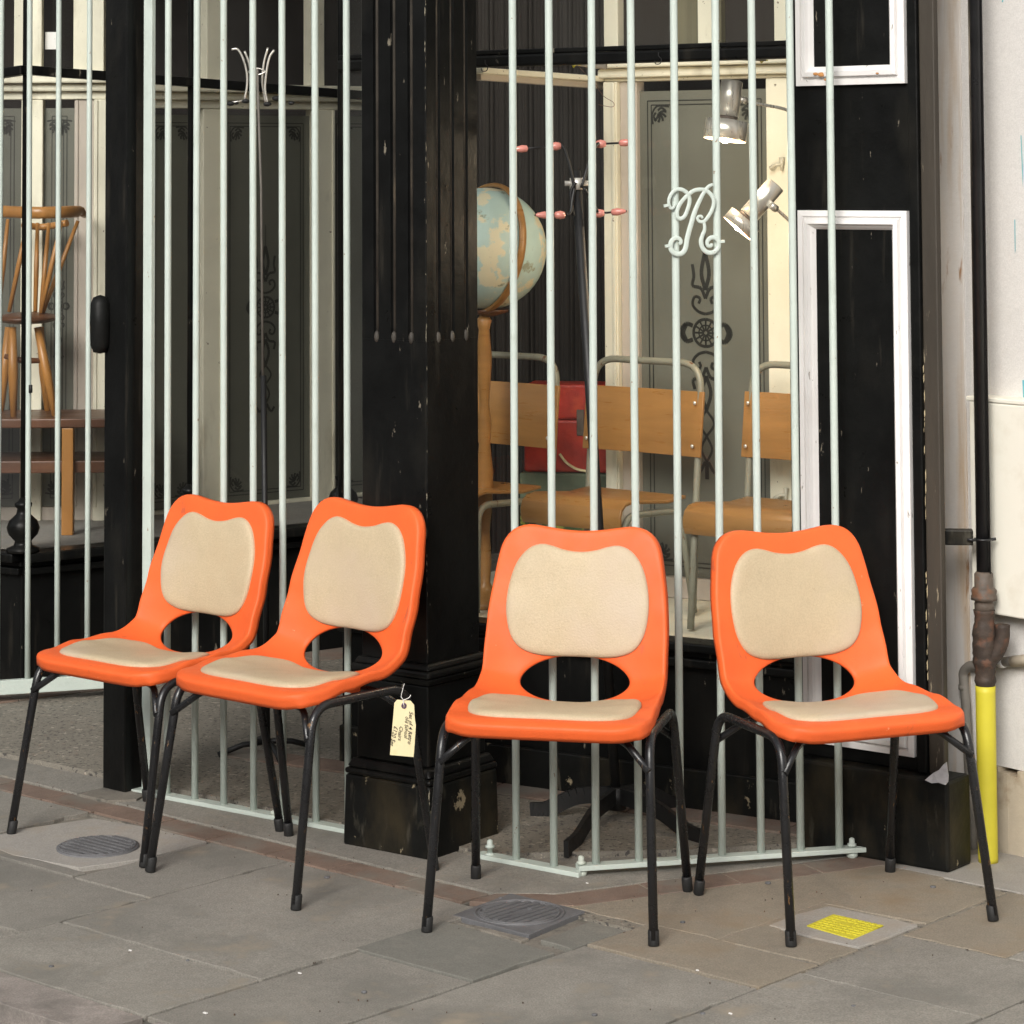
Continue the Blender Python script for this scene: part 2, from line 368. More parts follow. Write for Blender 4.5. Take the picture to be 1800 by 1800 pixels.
# ------------------------------------------------------------------ ground
mb = MB(); mb.quad((-40, -40, -.13), (40, -40, -.13), (40, 40, -.13), (-40, 40, -.13)); struct('road', mb, m_road)
def abprism(poly, z0, z1):
    return MB().prism([AB(a, b)[:2] for a, b in poly], z0, z1)
pave = struct('pavement', abprism([(-16, 3.40), (12, 3.40), (12, 11), (-16, 11)], -.13, -.010), m_mortar)
kerb = struct('kerb', MB(), m_kerb)
def slab(poly, mat=None, ztop=0.0, parent=pave, name='paving_slab', gap=.004, z0=-.03):
    """a stone with its own slightly chipped edge, height and tilt"""
    cx = sum(p[0] for p in poly)/len(poly); cy = sum(p[1] for p in poly)/len(poly)
    q = [(a-math.copysign(gap, a-cx), b-math.copysign(gap, b-cy)) for a, b in poly]
    pts = []; n = len(q)
    area = sum(q[i][0]*q[(i+1) % n][1]-q[(i+1) % n][0]*q[i][1] for i in range(n))
    if area < 0: q.reverse()
    for i in range(n):
        A = Vector(q[i]); B = Vector(q[(i+1) % n]); ln = (B-A).length; m = max(1, int(ln/.035)); d = (B-A)/max(ln, 1e-6); inn = Vector((-d.y, d.x))
        for k in range(m):
            p = A+(B-A)*(k/m)
            if k: p = p+inn*(random.uniform(0, .0022)+(random.uniform(.002, .006) if random.random() < .10 else 0))
            pts.append(p)
    tx, ty = random.uniform(-.0022, .0022), random.uniform(-.0022, .0022); zt = ztop+random.uniform(-.0012, .0012)
    mb = MB(); mb.prism([AB(p.x, p.y)[:2] for p in pts], z0, 0)
    m = len(pts)
    for k in range(m): mb.v[m+k].z = zt+tx*(pts[k].x-cx)+ty*(pts[k].y-cy)
    return link(name, mb, mat or m_stone, parent, bevel=.0022)
def rect(a0, a1, b0, b1, mat=None, **k): return slab([(a0, b0), (a1, b0), (a1, b1), (a0, b1)], mat, **k)
for i, a in enumerate([-7.6, -6.75, -5.8, -4.9, -4.02, -3.2, -2.4, -1.5]):
    a1 = a+.86+random.uniform(-.02, .02)
    k_ = slab([(a, 3.30), (a1-.0, 3.30), (a1, 3.437), (a, 3.437)], m_kerb, ztop=.004, parent=kerb, name='kerb_stone', gap=.004, z0=-.129)
# columns of slabs, joints surveyed from the photograph
BR = 4.43
cols = [(-6.6, -5.45, [3.44, 3.70, 4.05, BR]), (-5.45, -4.713, [3.44, 3.636, 4.0, BR]), (-4.713, -4.068, [3.44, 3.745, BR]),
        (-4.068, -3.74, [3.44, 4.022])]
for a0, a1, bs in cols:
    for b0, b1 in zip(bs, bs[1:]):
        if (a0, b0) == (-5.45, 4.0):      # slab round the pale concrete patch
            slab([(-4.99, 4.0), (-4.713, 4.0), (-4.713, BR), (-4.99, BR)], m_stone)
            slab([(-5.45, 4.0), (-4.99, 4.0), (-4.99, 4.05), (-5.45, 4.05)], m_stone)
            continue
        rect(a0, a1, b0, b1)
slab([(-4.09, 4.022), (-3.742, 4.022), (-3.742, 4.283), (-4.09, 4.305)], m_stonedark)
slab([(-3.835, 4.325), (-3.733, 4.318), (-3.733, 4.503), (-3.845, 4.508)], m_stonedark)
rect(-3.74, -3.28, 3.44, 4.366); rect(-3.74, -3.28, 4.366, 4.575, m_stonewarm)
rect(-3.28, -2.842, 3.44, 4.50); rect(-3.28, -2.842, 4.50, 4.865, m_stone)
rect(-2.842, -2.2, 3.44, 4.62, m_stone); rect(-2.842, -2.2, 4.62, 5.2, m_stone)
slab([(-4.063, 4.31), (-3.86, 4.30), (-3.86, 4.335), (-4.113, 4.335)], m_mortar, ztop=-.002, name='mortar_bed')
slab([(-4.02, 4.56), (-3.5, 4.56), (-3.45, 5.42), (-3.62, 5.42), (-4.08, 4.80)], m_stonewarm, ztop=-.0005)
# stones by the right-hand chair
slab([(-3.74, 4.575), (-3.545, 4.575), (-3.545, 4.98), (-3.74, 4.92)], m_stonewarm)
slab([(-3.545, 4.575), (-3.28, 4.575), (-3.28, 4.72), (-3.545, 4.72)], m_stonewarm)
slab([(-3.545, 4.95), (-3.28, 4.965), (-3.28, 5.30), (-3.60, 5.30)], m_stonewarm)
slab([(-3.28, 4.865), (-3.02, 4.865), (-3.02, 5.31), (-3.28, 5.31)], m_stonewarm)
slab([(-3.02, 5.02), (-2.5, 5.02), (-2.5, 5.55), (-3.02, 5.55)], m_stonemoss)
slab([(-3.02, 4.865), (-2.5, 4.865), (-2.5, 5.02), (-3.02, 5.02)], m_stone)
slab([(-3.62, 5.31), (-3.02, 5.31), (-3.02, 5.60), (-3.50, 5.60)], m_conc)
slab([(-4.113, 4.57), (-3.90, 4.57), (-3.76, 4.60), (-3.76, 4.90), (-3.95, 4.72)], m_stonewarm)
# pale concrete patches
link('concrete_patch', abprism([(-5.43, 4.055), (-5.25, 4.03), (-5.04, 4.06), (-4.99, 4.2), (-4.995, 4.42), (-5.2, 4.42), (-5.39, 4.39), (-5.44, 4.2)], -.03, .0015), m_conc, pave, bevel=.002)
link('concrete_patch', abprism([(-3.53, 4.735), (-3.40, 4.722), (-3.29, 4.725), (-3.285, 4.84), (-3.288, 4.945), (-3.40, 4.945), (-3.52, 4.94), (-3.535, 4.84)], -.03, .0015), m_conc, pave, bevel=.002)
# red brick edge along the threshold, laid brick by brick
edge = struct('threshold_edge', abprism([(-7, 4.425), (-4.15, 4.425), (-4.15, 4.53), (-7, 4.53)], -.03, -.004), m_mortar)
a = -6.95
while a < -4.2:
    ln = .215
    rect(a, a+ln, 4.43, 4.525, m_brick, parent=edge, name='brick', gap=.0025, ztop=.001); a += ln
p0 = G(1010, 1592); p1 = G(1500, 1528); dv = (Vector(p1[:2])-Vector(p0[:2])); nn = Vector((-dv.y, dv.x)).normalized(); le = dv.length; dv.normalize()
t = 0
while t < le+.1:
    q = Vector(p0[:2])+dv*t; q2 = q+dv*.21
    mb = MB().prism([q, q2, q2+nn*.10, q+nn*.10], -.03, .0005+random.uniform(-.001, .001)); link('brick', mb, m_brick, edge, bevel=.002); t += .214
q0 = AB(-4.15, 4.45); 
mb = MB().prism([(q0.x, q0.y), p0[:2], (p0.x+nn.x*.1, p0.y+nn.y*.1), AB(-4.15, 4.56)[:2]], -.03, .0005); link('brick', mb, m_brick, edge, bevel=.002)
# lobby floor: stone by the railings, terrazzo inside
struct('threshold_floor', abprism([(-16, 4.53), (-2.9, 4.53), (-2.9, 7), (-16, 9)], -.12, -.003), m_terr)
st_ = MB(); st_.prism([AB(-7.2, 4.535)[:2], AB(-4.15, 4.535)[:2], p0.xy+nn*.104, p1.xy+nn*.104+dv*.12, AB(-3.6, 5.5)[:2], AB(-4.0, 5.1)[:2], AB(-4.35, 4.75)[:2], AB(-7.2, 4.62)[:2]], -.02, .002)
struct('threshold_stone', st_, m_stone)
fl = MB(); fl.prism([AB(-7.2, 4.63)[:2], AB(-4.36, 4.76)[:2], AB(-4.02, 5.11)[:2], AB(-3.75, 5.5)[:2], (1.2, 9), (.5, 13), (-4, 13)], -.02, FLOORZ)
struct('lobby_floor', fl, m_terr)
# brick strip at the foot of the window plinths
bs_ = struct('plinth_edge', MB(), m_brick)
k = W.x(430, 1327)
while k < W.x(1430, 1450):
    mb = MB(); mb.pbox(W, k+.002, k+.213, -.01, FLOORZ+.005+random.uniform(0, .0012), -.115, -.005); link('brick', mb, m_brick, bs_, bevel=.002); k += .215
k = L.x(-120, 1240)
while k < L.x(640, 1150):
    mb = MB(); mb.pbox(L, k+.002, k+.213, -.01, FLOORZ+.005, -.16, -.005); link('brick', mb, m_brick, bs_, bevel=.002); k += .215

# ------------------------------------------------------------------ covers set in the pavement
def cover_round():
    c = AB(-5.15, 4.207)
    t = thing('manhole_cover', 'small round cast iron manhole cover set in the pale concrete patch at left', 'manhole cover', (c.x, c.y, .002))
    mb = MB().lathe([(.099, -.01), (.099, .0035), (.094, .004)], (c.x, c.y, .002), n=40); link('cover_frame', mb, m_iron, t)
    mb = MB()
    for k in range(-4, 5):
        y = k*.020; hw = math.sqrt(max(0, .088**2-y*y))
        if hw < .01: continue
        d = eA; n_ = eB; q = Vector((c.x, c.y))+n_*y
        mb.obox(q, d*hw, n_*.0062, .005, .0095)
    ring = [(c.x+.0915*math.cos(a_), c.y+.0915*math.sin(a_), .0065) for a_ in [2*math.pi*i/40 for i in range(40)]]
    mb.tube(ring, .0022, n=6, closed=True); link('raised_ribs', mb, m_iron, t)
cover_round()
def cover_square():
    P = [(-4.10, 4.343), (-3.872, 4.338), (-3.90, 4.557), (-4.122, 4.557)]
    c = AB(-3.998, 4.449)
    t = thing('manhole_cover', 'square cast iron cover with a ribbed disc behind the dark paving slab', 'manhole cover', (c.x, c.y, 0))
    link('cover_plate', abprism(P, -.02, .002), m_iron, t, bevel=.002)
    mb = MB()
    for rr in (.098, .088):
        ring = [(c.x+rr*math.cos(a_), c.y+rr*math.sin(a_), .003) for a_ in [2*math.pi*i/48 for i in range(48)]]
        mb.tube(ring, .0028, n=6, closed=True)
    for k in range(-4, 5):
        y = k*.019; hw = math.sqrt(max(0, .084**2-y*y))
        if abs(k) == 0:
            for sgn in (-1, 1): mb.obox(Vector((c.x, c.y))+eB*(sgn*.055)+eA*y, eB*.022, eA*.0062, .002, .0058)
        else: mb.obox(Vector((c.x, c.y))+eA*y, eB*hw, eA*.0062, .002, .0058)
    link('raised_ribs', mb, m_iron, t)
cover_square()
def cover_yellow():
    P = [(-3.462, 4.778), (-3.330, 4.760), (-3.337, 4.884), (-3.470, 4.888)]
    c = AB(-3.40, 4.828)
    t = thing('stopcock_cover', 'small yellow painted stopcock cover in the pavement under the right chair', 'cover', (c.x, c.y, 0))
    link('cover_plate', abprism(P, -.01, .004), m_yelcover, t, bevel=.0015)
    mb = MB()
    for i in range(8):
        for j in range(7):
            a_ = -3.452+i*.0160; b_ = 4.788+j*.0148
            if abs(i-3) < 2 and abs(j-4) < 1: continue
            mb.obox(AB(a_, b_)[:2], eA*.0058, eB*.0050, .0038, .0056)
    o = link('raised_studs', mb, m_yelcover, t); o['kind'] = 'stuff'
cover_yellow()

# ------------------------------------------------------------------ iron railings and gate
def z_at(P, u, v): return P.at(u, v).z
ZTOP = 4.0
bar_me = None
def vbar(parent, P, k, z0, z1, r, mat=m_bar):
    mb = MB(); p = P.pt(k, 0); lean = random.uniform(-.0015, .0015)
    path = [(p.x+lean*j, p.y, z0+(z1-z0)*j/6) for j in range(7)]
    mb.tube(path, r, n=12); return link('bar', mb, mat, parent)
def x_of(P, u, v): return P.x(u, v)
rail1 = thing('railing', 'pale green iron railing between the black gate post and the fluted column', 'railing', (pR1a.x, pR1a.y, 0))
k0, k1 = R1.x(240, 1386), R1.x(608, 1455)
link('bottom_rail', MB().pbox(R1, k0, k1+.06, RAILZ-.010, RAILZ+.001, -.020, .016), m_bar, rail1, bevel=.0015)
for i, u in enumerate([295, 343.5, 394, 446, 497.5, 555, 611]):
    vbar(rail1, R1, x_of(R1, u, 800), RAILZ, ZTOP, .0090, m_bar_rust if i == 4 and False else m_bar)
ks = R1.x(261, 800)
link('flat_stile', MB().pbox(R1, ks-.0155, ks+.0155, RAILZ+.002, ZTOP, -.007, .007), m_bar, rail1, bevel=.0015)
mb = MB(); c_ = R1.at(490, 1432)
mb.ellipsoid((c_.x, c_.y-.006, RAILZ+.006), (.022, .014, .009), 12, 8); link('rust_lump', mb, m_bar_rust, rail1)
rail2 = thing('railing', 'angled pale green iron railing with letter R between column and white framed pilaster', 'railing', (pR1b.x, pR1b.y, 0))
ka = R1.x(842, 1490); kc = R1.x(1018, 1531)
link('bottom_rail', MB().pbox(R1, ka, kc+.012, RAILZ-.010, RAILZ+.001, -.020, .016), m_bar, rail2, bevel=.0015)
kb2 = R2.x(1018, 1531); ke = R2.x(1525, 1497)
link('bottom_rail', MB().pbox(R2, kb2-.004, ke, RAILZ-.0105+.0135, RAILZ+.0145, -.018, .018), m_bar, rail2, bevel=.0015)
for u in (903.5, 969): vbar(rail2, R1, x_of(R1, u, 750), RAILZ, ZTOP, .0093)
R2bars = []
for u in (1042, 1117, 1189.5, 1262, 1330, 1399, 1466.5):
    vbar(rail2, R2, x_of(R2, u, 750), RAILZ+.014, ZTOP, .0093)
# bolts with wing lugs
for P, u, v in ((R2, 1021, 1514), (R2, 1497, 1485), (R1, 862, 1488)):
    k = P.x(u, v); p = P.pt(k, 0, -.002); mb = MB()
    zr = RAILZ+.0145
    mb.lathe([(.006, -zr+.0), (.006, .002), (.011, .002), (.011, .007), (.007, .008), (.007, .018), (.003, .021)], (p.x, p.y, zr), n=10)
    mb.ellipsoid((p.x, p.y, .008), (.014, .012, .010), 10, 8)
    link('bolt', mb, m_bar_rust if P is R2 and u < 1100 else m_bar, rail2)
# cross rails above the frame
for P, a_, b_, par in ((R1, k0, kc, rail1), (R2, kb2, ke, rail2)):
    link('top_rail', MB().pbox(P, a_, b_, 3.92, 3.96, -.02, .02), m_bar, par)
# monogram letter R
def monogram():
    P = R2.off(-.016)
    def px(x, y): return P.at(1130+x/9, 280+y/9)
    strokes = [
        # left flourish and loop
        ([(520, 700), (500, 735), (478, 770), (440, 770), (415, 720), (412, 640), (450, 550), (520, 485), (600, 475), (680, 515), (730, 590), (738, 680), (705, 800), (660, 900), (600, 940), (550, 915), (540, 830), (575, 730), (640, 640), (720, 560), (800, 500), (900, 478), (990, 490), (1070, 550), (1120, 640), (1115, 740), (1075, 840), (1010, 940), (960, 985), (900, 985), (865, 945), (880, 905), (925, 900), (945, 935)], 24),
        # stem
        ([(1105, 400), (1040, 430), (975, 510), (905, 640), (850, 760), (805, 880), (765, 1020), (730, 1140), (700, 1260), (685, 1360), (660, 1440), (610, 1490), (550, 1500), (480, 1470), (440, 1400), (450, 1310), (490, 1260), (545, 1245), (595, 1275), (600, 1325), (570, 1335)], 30),
        # leg
        ([(955, 975), (975, 1040), (975, 1120), (945, 1200), (920, 1290), (935, 1380), (985, 1450), (1060, 1480), (1140, 1460), (1195, 1390), (1195, 1300), (1140, 1240), (1070, 1245), (1020, 1300), (1030, 1365), (1080, 1370), (1090, 1330)], 27)]
    mb = MB()
    for pts, wd in strokes:
        pp = catmull([px(x, y) for x, y in pts], 6)
        n_ = len(pp); r_ = [1.42*wd/9*6.35/FPX/1.0*(.60+.40*min(1, 4*min(i, n_-1-i)/n_)) for i in range(n_)]
        mb.tube(pp, r_, n=10, flat=.42, up=(P.n.x, P.n.y, 0))
    for (x0, y0, x1, y1) in ((415, 720, 330, 740), (440, 1360, 350, 1375), (1195, 1305, 1290, 1295)):
        mb.bar(px(x0, y0), px(x1, y1), .007, .0065)
    link('letter_r_monogram', mb, m_bar, rail2)
monogram()
GT = Plane(G(0, 1215, .05), G(188, 1203, .05))
gate = thing('gate', 'pale green barred iron gate standing open inside the lobby at left', 'gate', (GT.pt(GT.x(100, 1200), 0).x, GT.pt(GT.x(100, 1200), 0).y, 0))
g0, g1 = GT.x(-150, 1200), GT.x(232, 1200)
link('bottom_rail', MB().pbox(GT, g0, g1, .04, .083, -.012, .012), m_bar, gate, bevel=.002)
link('top_rail', MB().pbox(GT, g0, g1, 3.8, 3.843, -.012, .012), m_bar, gate)
for u in (-110, -56, -2, 51.5, 103, 155.5, 208):
    vbar(gate, GT, GT.x(u, 600), .083, 3.8, .0086)
mb = MB(); q = GT.at(55, 683); mb.tube([q+Vector((0, -.012, .012)), q+Vector((0, -.012, -.012))], .006, n=8); link('rust_knob', mb, m_rubber, gate)
# gate post
pc = AB(-5.572, 4.652)
post = thing('gate_post', 'square black iron gate post with a lock casing at left of the railing', 'post', (pc.x, pc.y, 0))
link('shaft', MB().obox(pc, eA*.046, eB*.048, .0, ZTOP), m_black, post, bevel=.005)
q = depth_pt(176, 570, 7.17)
mb = MB(); mb.lathe([(.001, -.078), (.018, -.074), (.026, -.055), (.028, 0), (.026, .055), (.018, .072), (.001, .078)], (q.x-.0, q.y, q.z), n=16); link('lock_casing', mb, m_black2, post)
q = depth_pt(252, 555, 7.20)
mb = MB(); mb.lathe([(.004, -.10), (.012, -.095), (.011, -.03), (.014, 0), (.010, .05), (.012, .095), (.003, .10)], q, n=8); link('lock_keeper', mb, m_black2, post)
mb = MB(); q0_ = G(140, 1402); mb.prism([G(135, 1400)[:2], G(190, 1412)[:2], G(240, 1410)[:2], G(262, 1398)[:2], G(205, 1385)[:2]], -.01, .008); link('broken_footing', mb, m_mortar, post)

# ------------------------------------------------------------------ fluted column
cc = G(757, 1530); cc = Vector((cc.x-.004, cc.y+.085, 0)); ua = Vector((math.cos(R(143)), math.sin(R(143)))); ub = Vector((math.cos(R(53)), math.sin(R(53))))
S = .268; ctr = Vector((cc.x, cc.y)) + ua*S/2 + ub*S/2
column = thing('fluted_column', 'square black fluted column on a chipped pedestal at the corner of the shop front', 'column', (ctr.x, ctr.y, 0))
def sqblock(name, mat, half, z0, z1, bev=.004, half2=None):
    h2 = half2 or half; mb = MB()
    q = [-ua*half-ub*half, ua*half-ub*half, ua*half+ub*half, -ua*half+ub*half]
    q2 = [-ua*h2-ub*h2, ua*h2-ub*h2, ua*h2+ub*h2, -ua*h2+ub*h2]
    q = [ctr+x for x in q]; q2 = [ctr+x for x in q2]
    mb.hexa([(x.x, x.y, z0) for x in q[::-1]] + [(x.x, x.y, z1) for x in q2[::-1]])
    return link(name, mb, mat, column, bevel=bev)
sqblock('pedestal_block', m_black2, S/2+.002, 0, .170, .006, S/2-.002)
sqblock('base_moulding', m_black, S/2+.000, .171, .186, .007)
sqblock('base_moulding', m_black, S/2-.004, .187, .208, .006, S/2-.014)
sqblock('pedestal_die', m_black, S/2-.022, .209, .400, .004, S/2-.024)
sqblock('cap_moulding', m_black, S/2-.018, .401, .418, .005, S/2-.010)
sqblock('cap_moulding', m_black, S/2-.010, .419, .436, .006, S/2-.012)
sqblock('cap_moulding', m_black, S/2-.016, .437, .452, .005, S/2-.024)
# shaft with recessed flutes: extruded outline with grooves on all four faces
h = .1025; ZF = CAMH - (592-300)*6.40/FPX
outl = []; corners = [(-h, -h), (h, -h), (h, h), (-h, h)]
gw = .0085; gd = .011
for i in range(4):
    a_ = Vector(corners[i]); b_ = Vector(corners[(i+1) % 4]); d_ = (b_-a_).normalized(); inn = Vector((-d_.y, d_.x))
    outl.append(a_ + d_*.003)
    for c_ in (.048, .1025, .157):
        for s_ in range(9):
            an = math.pi*s_/8
            outl.append(a_+d_*(c_-gw*math.cos(an))+inn*gd*math.sin(an))
    outl.append(b_ - d_*.003)
def loc2(p): q = ctr + ua*p.x + ub*p.y; return (q.x, q.y)
poly = [loc2(p) for p in outl]
# ua x ub is clockwise seen from above: reverse
link('fluted_shaft', MB().prism(poly[::-1], ZF-.012, ZTOP+.6), m_black, column)
chamf = []
for i in range(4):
    a_ = Vector(corners[i]); b_ = Vector(corners[(i+1) % 4]); d_ = (b_-a_).normalized(); chamf += [loc2(a_+d_*.003), loc2(b_-d_*.003)]
link('plain_shaft', MB().prism(chamf[::-1], .453, ZF-.0121), m_black, column)
mbg = MB()
for i in range(4):
    a_ = Vector(corners[i]); b_ = Vector(corners[(i+1) % 4]); d_ = (b_-a_).normalized(); inn = Vector((-d_.y, d_.x))
    for c_ in (.048, .1025, .157):
        q = loc2(a_+d_*c_+inn*(gd*.62)); 
        mbg.tube([(q[0], q[1], ZF+.008), (q[0], q[1], ZTOP)], .0046, n=8)
        q = loc2(a_+d_*c_+inn*.003); mbg.ellipsoid((q[0], q[1], ZF-.006), (.0075, .0075, .015), 10, 8)
link('flute_fillets', mbg, m_groove, column)

# paint worn off the column arris in flecks
fk = MB()
for face in range(52):
    z_ = random.uniform(.46, 2.1); ln_ = random.uniform(.004, .022)*(2 if random.random() < .1 else 1); w_ = random.uniform(.0006, .0022)
    cx_ = ctr - ua*(h+.0004) - ub*(h+.0004); sd_ = ua if random.random() < .5 else ub
    a_ = Vector((cx_.x, cx_.y, z_)); o_ = Vector((sd_.x*w_, sd_.y*w_, 0)); nn_ = Vector((-(ua+ub).x, -(ua+ub).y, 0))*.0006
    fk.quad(a_+nn_+o_*.6+Vector((0, 0, 0)), a_+nn_+o_*1.4+Vector((0, 0, ln_*.4)), a_+nn_+o_*.8+Vector((0, 0, ln_)), a_+nn_+o_*.2+Vector((0, 0, ln_*.6)))
for face in range(26):
    z_ = random.uniform(.012, .15); ln_ = random.uniform(.004, .020); w_ = random.uniform(.0015, .0055); hb = S/2+.0026
    cx_ = ctr - ua*hb - ub*hb; sd_ = ua if random.random() < .6 else ub
    a_ = Vector((cx_.x, cx_.y, z_)); o_ = Vector((sd_.x*w_, sd_.y*w_, 0))
    fk.quad(a_+o_*.5, a_+o_*1.6+Vector((0, 0, ln_*.4)), a_+o_*1.1+Vector((0, 0, ln_)), a_+o_*.3+Vector((0, 0, ln_*.6)))
o_ = link('worn_arris', fk, material('bare_worn_wood', (.30, .27, .20), .8, .3, 60), column); o_['kind'] = 'stuff'

# ------------------------------------------------------------------ display window builder
def ornament(mb, P, kc, zc, s, off):
    """etched scroll ornament: strokes laid flat on the pane"""
    def st(pts, wd, closed=False):
        for sg in (-1, 1):
            pp = catmull([P.pt(kc+sg*x*s, zc+y*s, off) for x, y in pts], 5)
            for a_, b_ in zip(pp, pp[1:]):
                d_ = (b_-a_); 
                if d_.length < 1e-5: continue
                d_.normalize(); n_ = d_.cross(Vector((P.n.x, P.n.y, 0)))*wd*s/2
                mb.quad(a_-n_, b_-n_, b_+n_, a_+n_)
    circ = lambda r_, cx=0, cy=0: [(cx+r_*math.sin(t_*math.pi/8), cy+r_*math.cos(t_*math.pi/8)) for t_ in range(9)]
    st(circ(.16), .035); st(circ(.09), .018); st(circ(.035), .03)
    for t_ in range(7): 
        an = math.pi*t_/6; st([(.04*math.sin(an), .04*math.cos(an)), (.10*math.sin(an), .10*math.cos(an)), (.15*math.sin(an), .15*math.cos(an))], .022)
    st([(.0, .22), (.10, .25), (.17, .33), (.14, .42), (.07, .40), (.09, .34)], .035)
    st([(.0, -.22), (.10, -.25), (.17, -.33), (.14, -.42), (.07, -.40), (.09, -.34)], .035)
    st([(.17, .08), (.26, .10), (.33, .0), (.26, -.10), (.17, -.08)], .05)
    st([(.26, .10), (.30, .0), (.26, -.10)], .06)
    st([(.0, .40), (.06, .52), (.17, .55), (.15, .66), (.17, .80)], .04)
    st([(.0, .50), (.05, .70), (.0, .95)], .05); st([(.0, .95), (.0, 1.1), (.0, 1.28)], .012)
    st([(.0, -.40), (.06, -.52), (.17, -.55), (.15, -.66)], .04)
    st([(.0, -.50), (.06, -.70), (.0, -.9)], .045); st([(.0, -.9), (.10, -1.05), (.0, -1.2)], .03); st([(.0, -1.2), (.07, -1.35), (.0, -1.5)], .03)
    st([(.02, -1.5), (.1, -1.62), (.16, -1.55)], .04); st([(.0, -1.5), (.0, -1.7)], .05)
def corner_orn(mb, P, k, z, s, off, sx, sz):
    def st(pts, wd):
        pp = catmull([P.pt(k+sx*x*s, z+sz*y*s, off) for x, y in pts], 5)
        for a_, b_ in zip(pp, pp[1:]):
            d_ = (b_-a_).normalized(); n_ = d_.cross(Vector((P.n.x, P.n.y, 0)))*wd*s/2
            mb.quad(a_-n_, b_-n_, b_+n_, a_+n_)
    for an in (0, 35, 70, 105, -35):
        r_ = R(an+10); st([(.35, .35), (.35+.28*math.cos(r_), .35+.28*math.sin(r_)), (.35+.46*math.cos(r_+.25), .35+.46*math.sin(r_+.25))], .13)
    st([(.0, .9), (-.05, .4), (.2, .0), (.55, -.05), (.95, .0)], .10); st([(.2, .75), (.05, .5), (.18, .3)], .12); st([(.75, .2), (.5, .05), (.3, .2)], .12)
def etched_lines(mb, P, k0, k1, z0, z1, off):
    for ins in (.028, .040):
        for (a_, b_, c_, d_) in ((k0+ins, z0+ins, k0+ins, z1-ins), (k1-ins, z0+ins, k1-ins, z1-ins), (k0+ins, z0+ins, k1-ins, z0+ins), (k0+ins, z1-ins, k1-ins, z1-ins)):
            if a_ == c_: mb.quad(P.pt(a_-.0016, b_, off), P.pt(a_+.0016, b_, off), P.pt(a_+.0016, d_, off), P.pt(a_-.0016, d_, off))
            else: mb.quad(P.pt(a_, b_-.0016, off), P.pt(c_, b_-.0016, off), P.pt(c_, b_+.0016, off), P.pt(a_, b_+.0016, off))

shop = thing('shop_building', 'dark shop building whose upper storey and rooms surround the recessed display windows', 'building', (0, 8, 0))
# enclosing walls, far outside the sight lines
def wallbox(name, a_, b_, z0, z1, th_, mat):
    P = Plane(a_, b_); ln = (Vector(b_)-Vector(a_)).length
    if (Vector(b_)-Vector(a_)).normalized().dot(P.d) < 0: ln = -ln
    return link(name, MB().pbox(P, 0, ln, z0, z1, 0, th_), mat, shop)
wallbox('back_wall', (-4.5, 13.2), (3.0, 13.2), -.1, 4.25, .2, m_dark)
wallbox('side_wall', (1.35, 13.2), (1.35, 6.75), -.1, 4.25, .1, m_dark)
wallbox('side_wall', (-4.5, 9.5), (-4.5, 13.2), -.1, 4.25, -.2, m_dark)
link('ceiling', MB().prism([AB(-9, 4.60)[:2], AB(-4.2, 4.60)[:2], AB(-3.55, 5.45)[:2], (1.5, 6.8), (1.5, 13.2), (-5, 13.2)], 4.12, 4.25), m_ceil, shop)
link('upper_wall', MB().prism([AB(-9, 4.56)[:2], AB(-4.15, 4.56)[:2], AB(-3.5, 5.42)[:2], AB(-3.3, 5.6)[:2], AB(-2, 5.6)[:2], AB(-2, 6.2)[:2], AB(-9, 6.2)[:2]], 4.251, 6.0), m_wall, shop)
link('fascia', MB().pbox(Plane(AB(-9, 4.53), AB(-4.15, 4.53)), 0, 4.85, 4.12, 4.6, 0, .028), m_fascia, shop)

# right display window -------------------------------------------------
win = thing('display_window', 'right display window with black transom showing school chairs, globe and spot lamps', 'shop window', (W.pt(0, 0).x, W.pt(0, 0).y, 0))
kL = W.x(600, 1200); kR = W.x(1402, 700)
TZ = 1.918
link('stall_riser', MB().pbox(W, kL, kR+.05, FLOORZ, SILL-.06, .004, .05), m_black, win, bevel=.003)
link('riser_moulding', MB().pbox(W, kL, kR+.05, SILL-.060, SILL-.038, -.020, .05), m_black, win, bevel=.004)
link('riser_moulding', MB().pbox(W, kL, kR+.05, SILL-.037, SILL-.02, -.008, .05), m_black, win, bevel=.004)
link('sill', MB().pbox(W, kL, kR+.05, SILL-.019, SILL+.004, -.034, .05), m_black, win, bevel=.005)
link('base_board', MB().pbox(W, kL, kR+.05, FLOORZ+.001, .115, -.012, .003), m_black2, win, bevel=.004)
link('transom', MB().pbox(W, kL, kR, TZ-.010, TZ+.022, -.020, .022), m_black, win, bevel=.007)
link('transom_bead', MB().pbox(W, kL, kR, TZ+.023, TZ+.036, -.010, .014), m_black, win, bevel=.003)
link('glass_pane', MB().quad(W.pt(kL+.012, SILL+.004), W.pt(kR, SILL+.004), W.pt(kR, TZ-.011), W.pt(kL+.012, TZ-.011)), m_glass, win)
link('glass_pane', MB().quad(W.pt(kL+.012, TZ+.036), W.pt(kR, TZ+.036), W.pt(kR, 4.10), W.pt(kL+.012, 4.10)), m_glass, win)
link('display_floor', MB().pbox(W, kL, kR+.05, SILL-.03, SILL-.002, .051, 1.3), m_cream, win)
link('edge_strip', MB().pbox(W, kR-.020, kR-.001, SILL+.004, 4.10, .004, .03), m_redbrown, win)
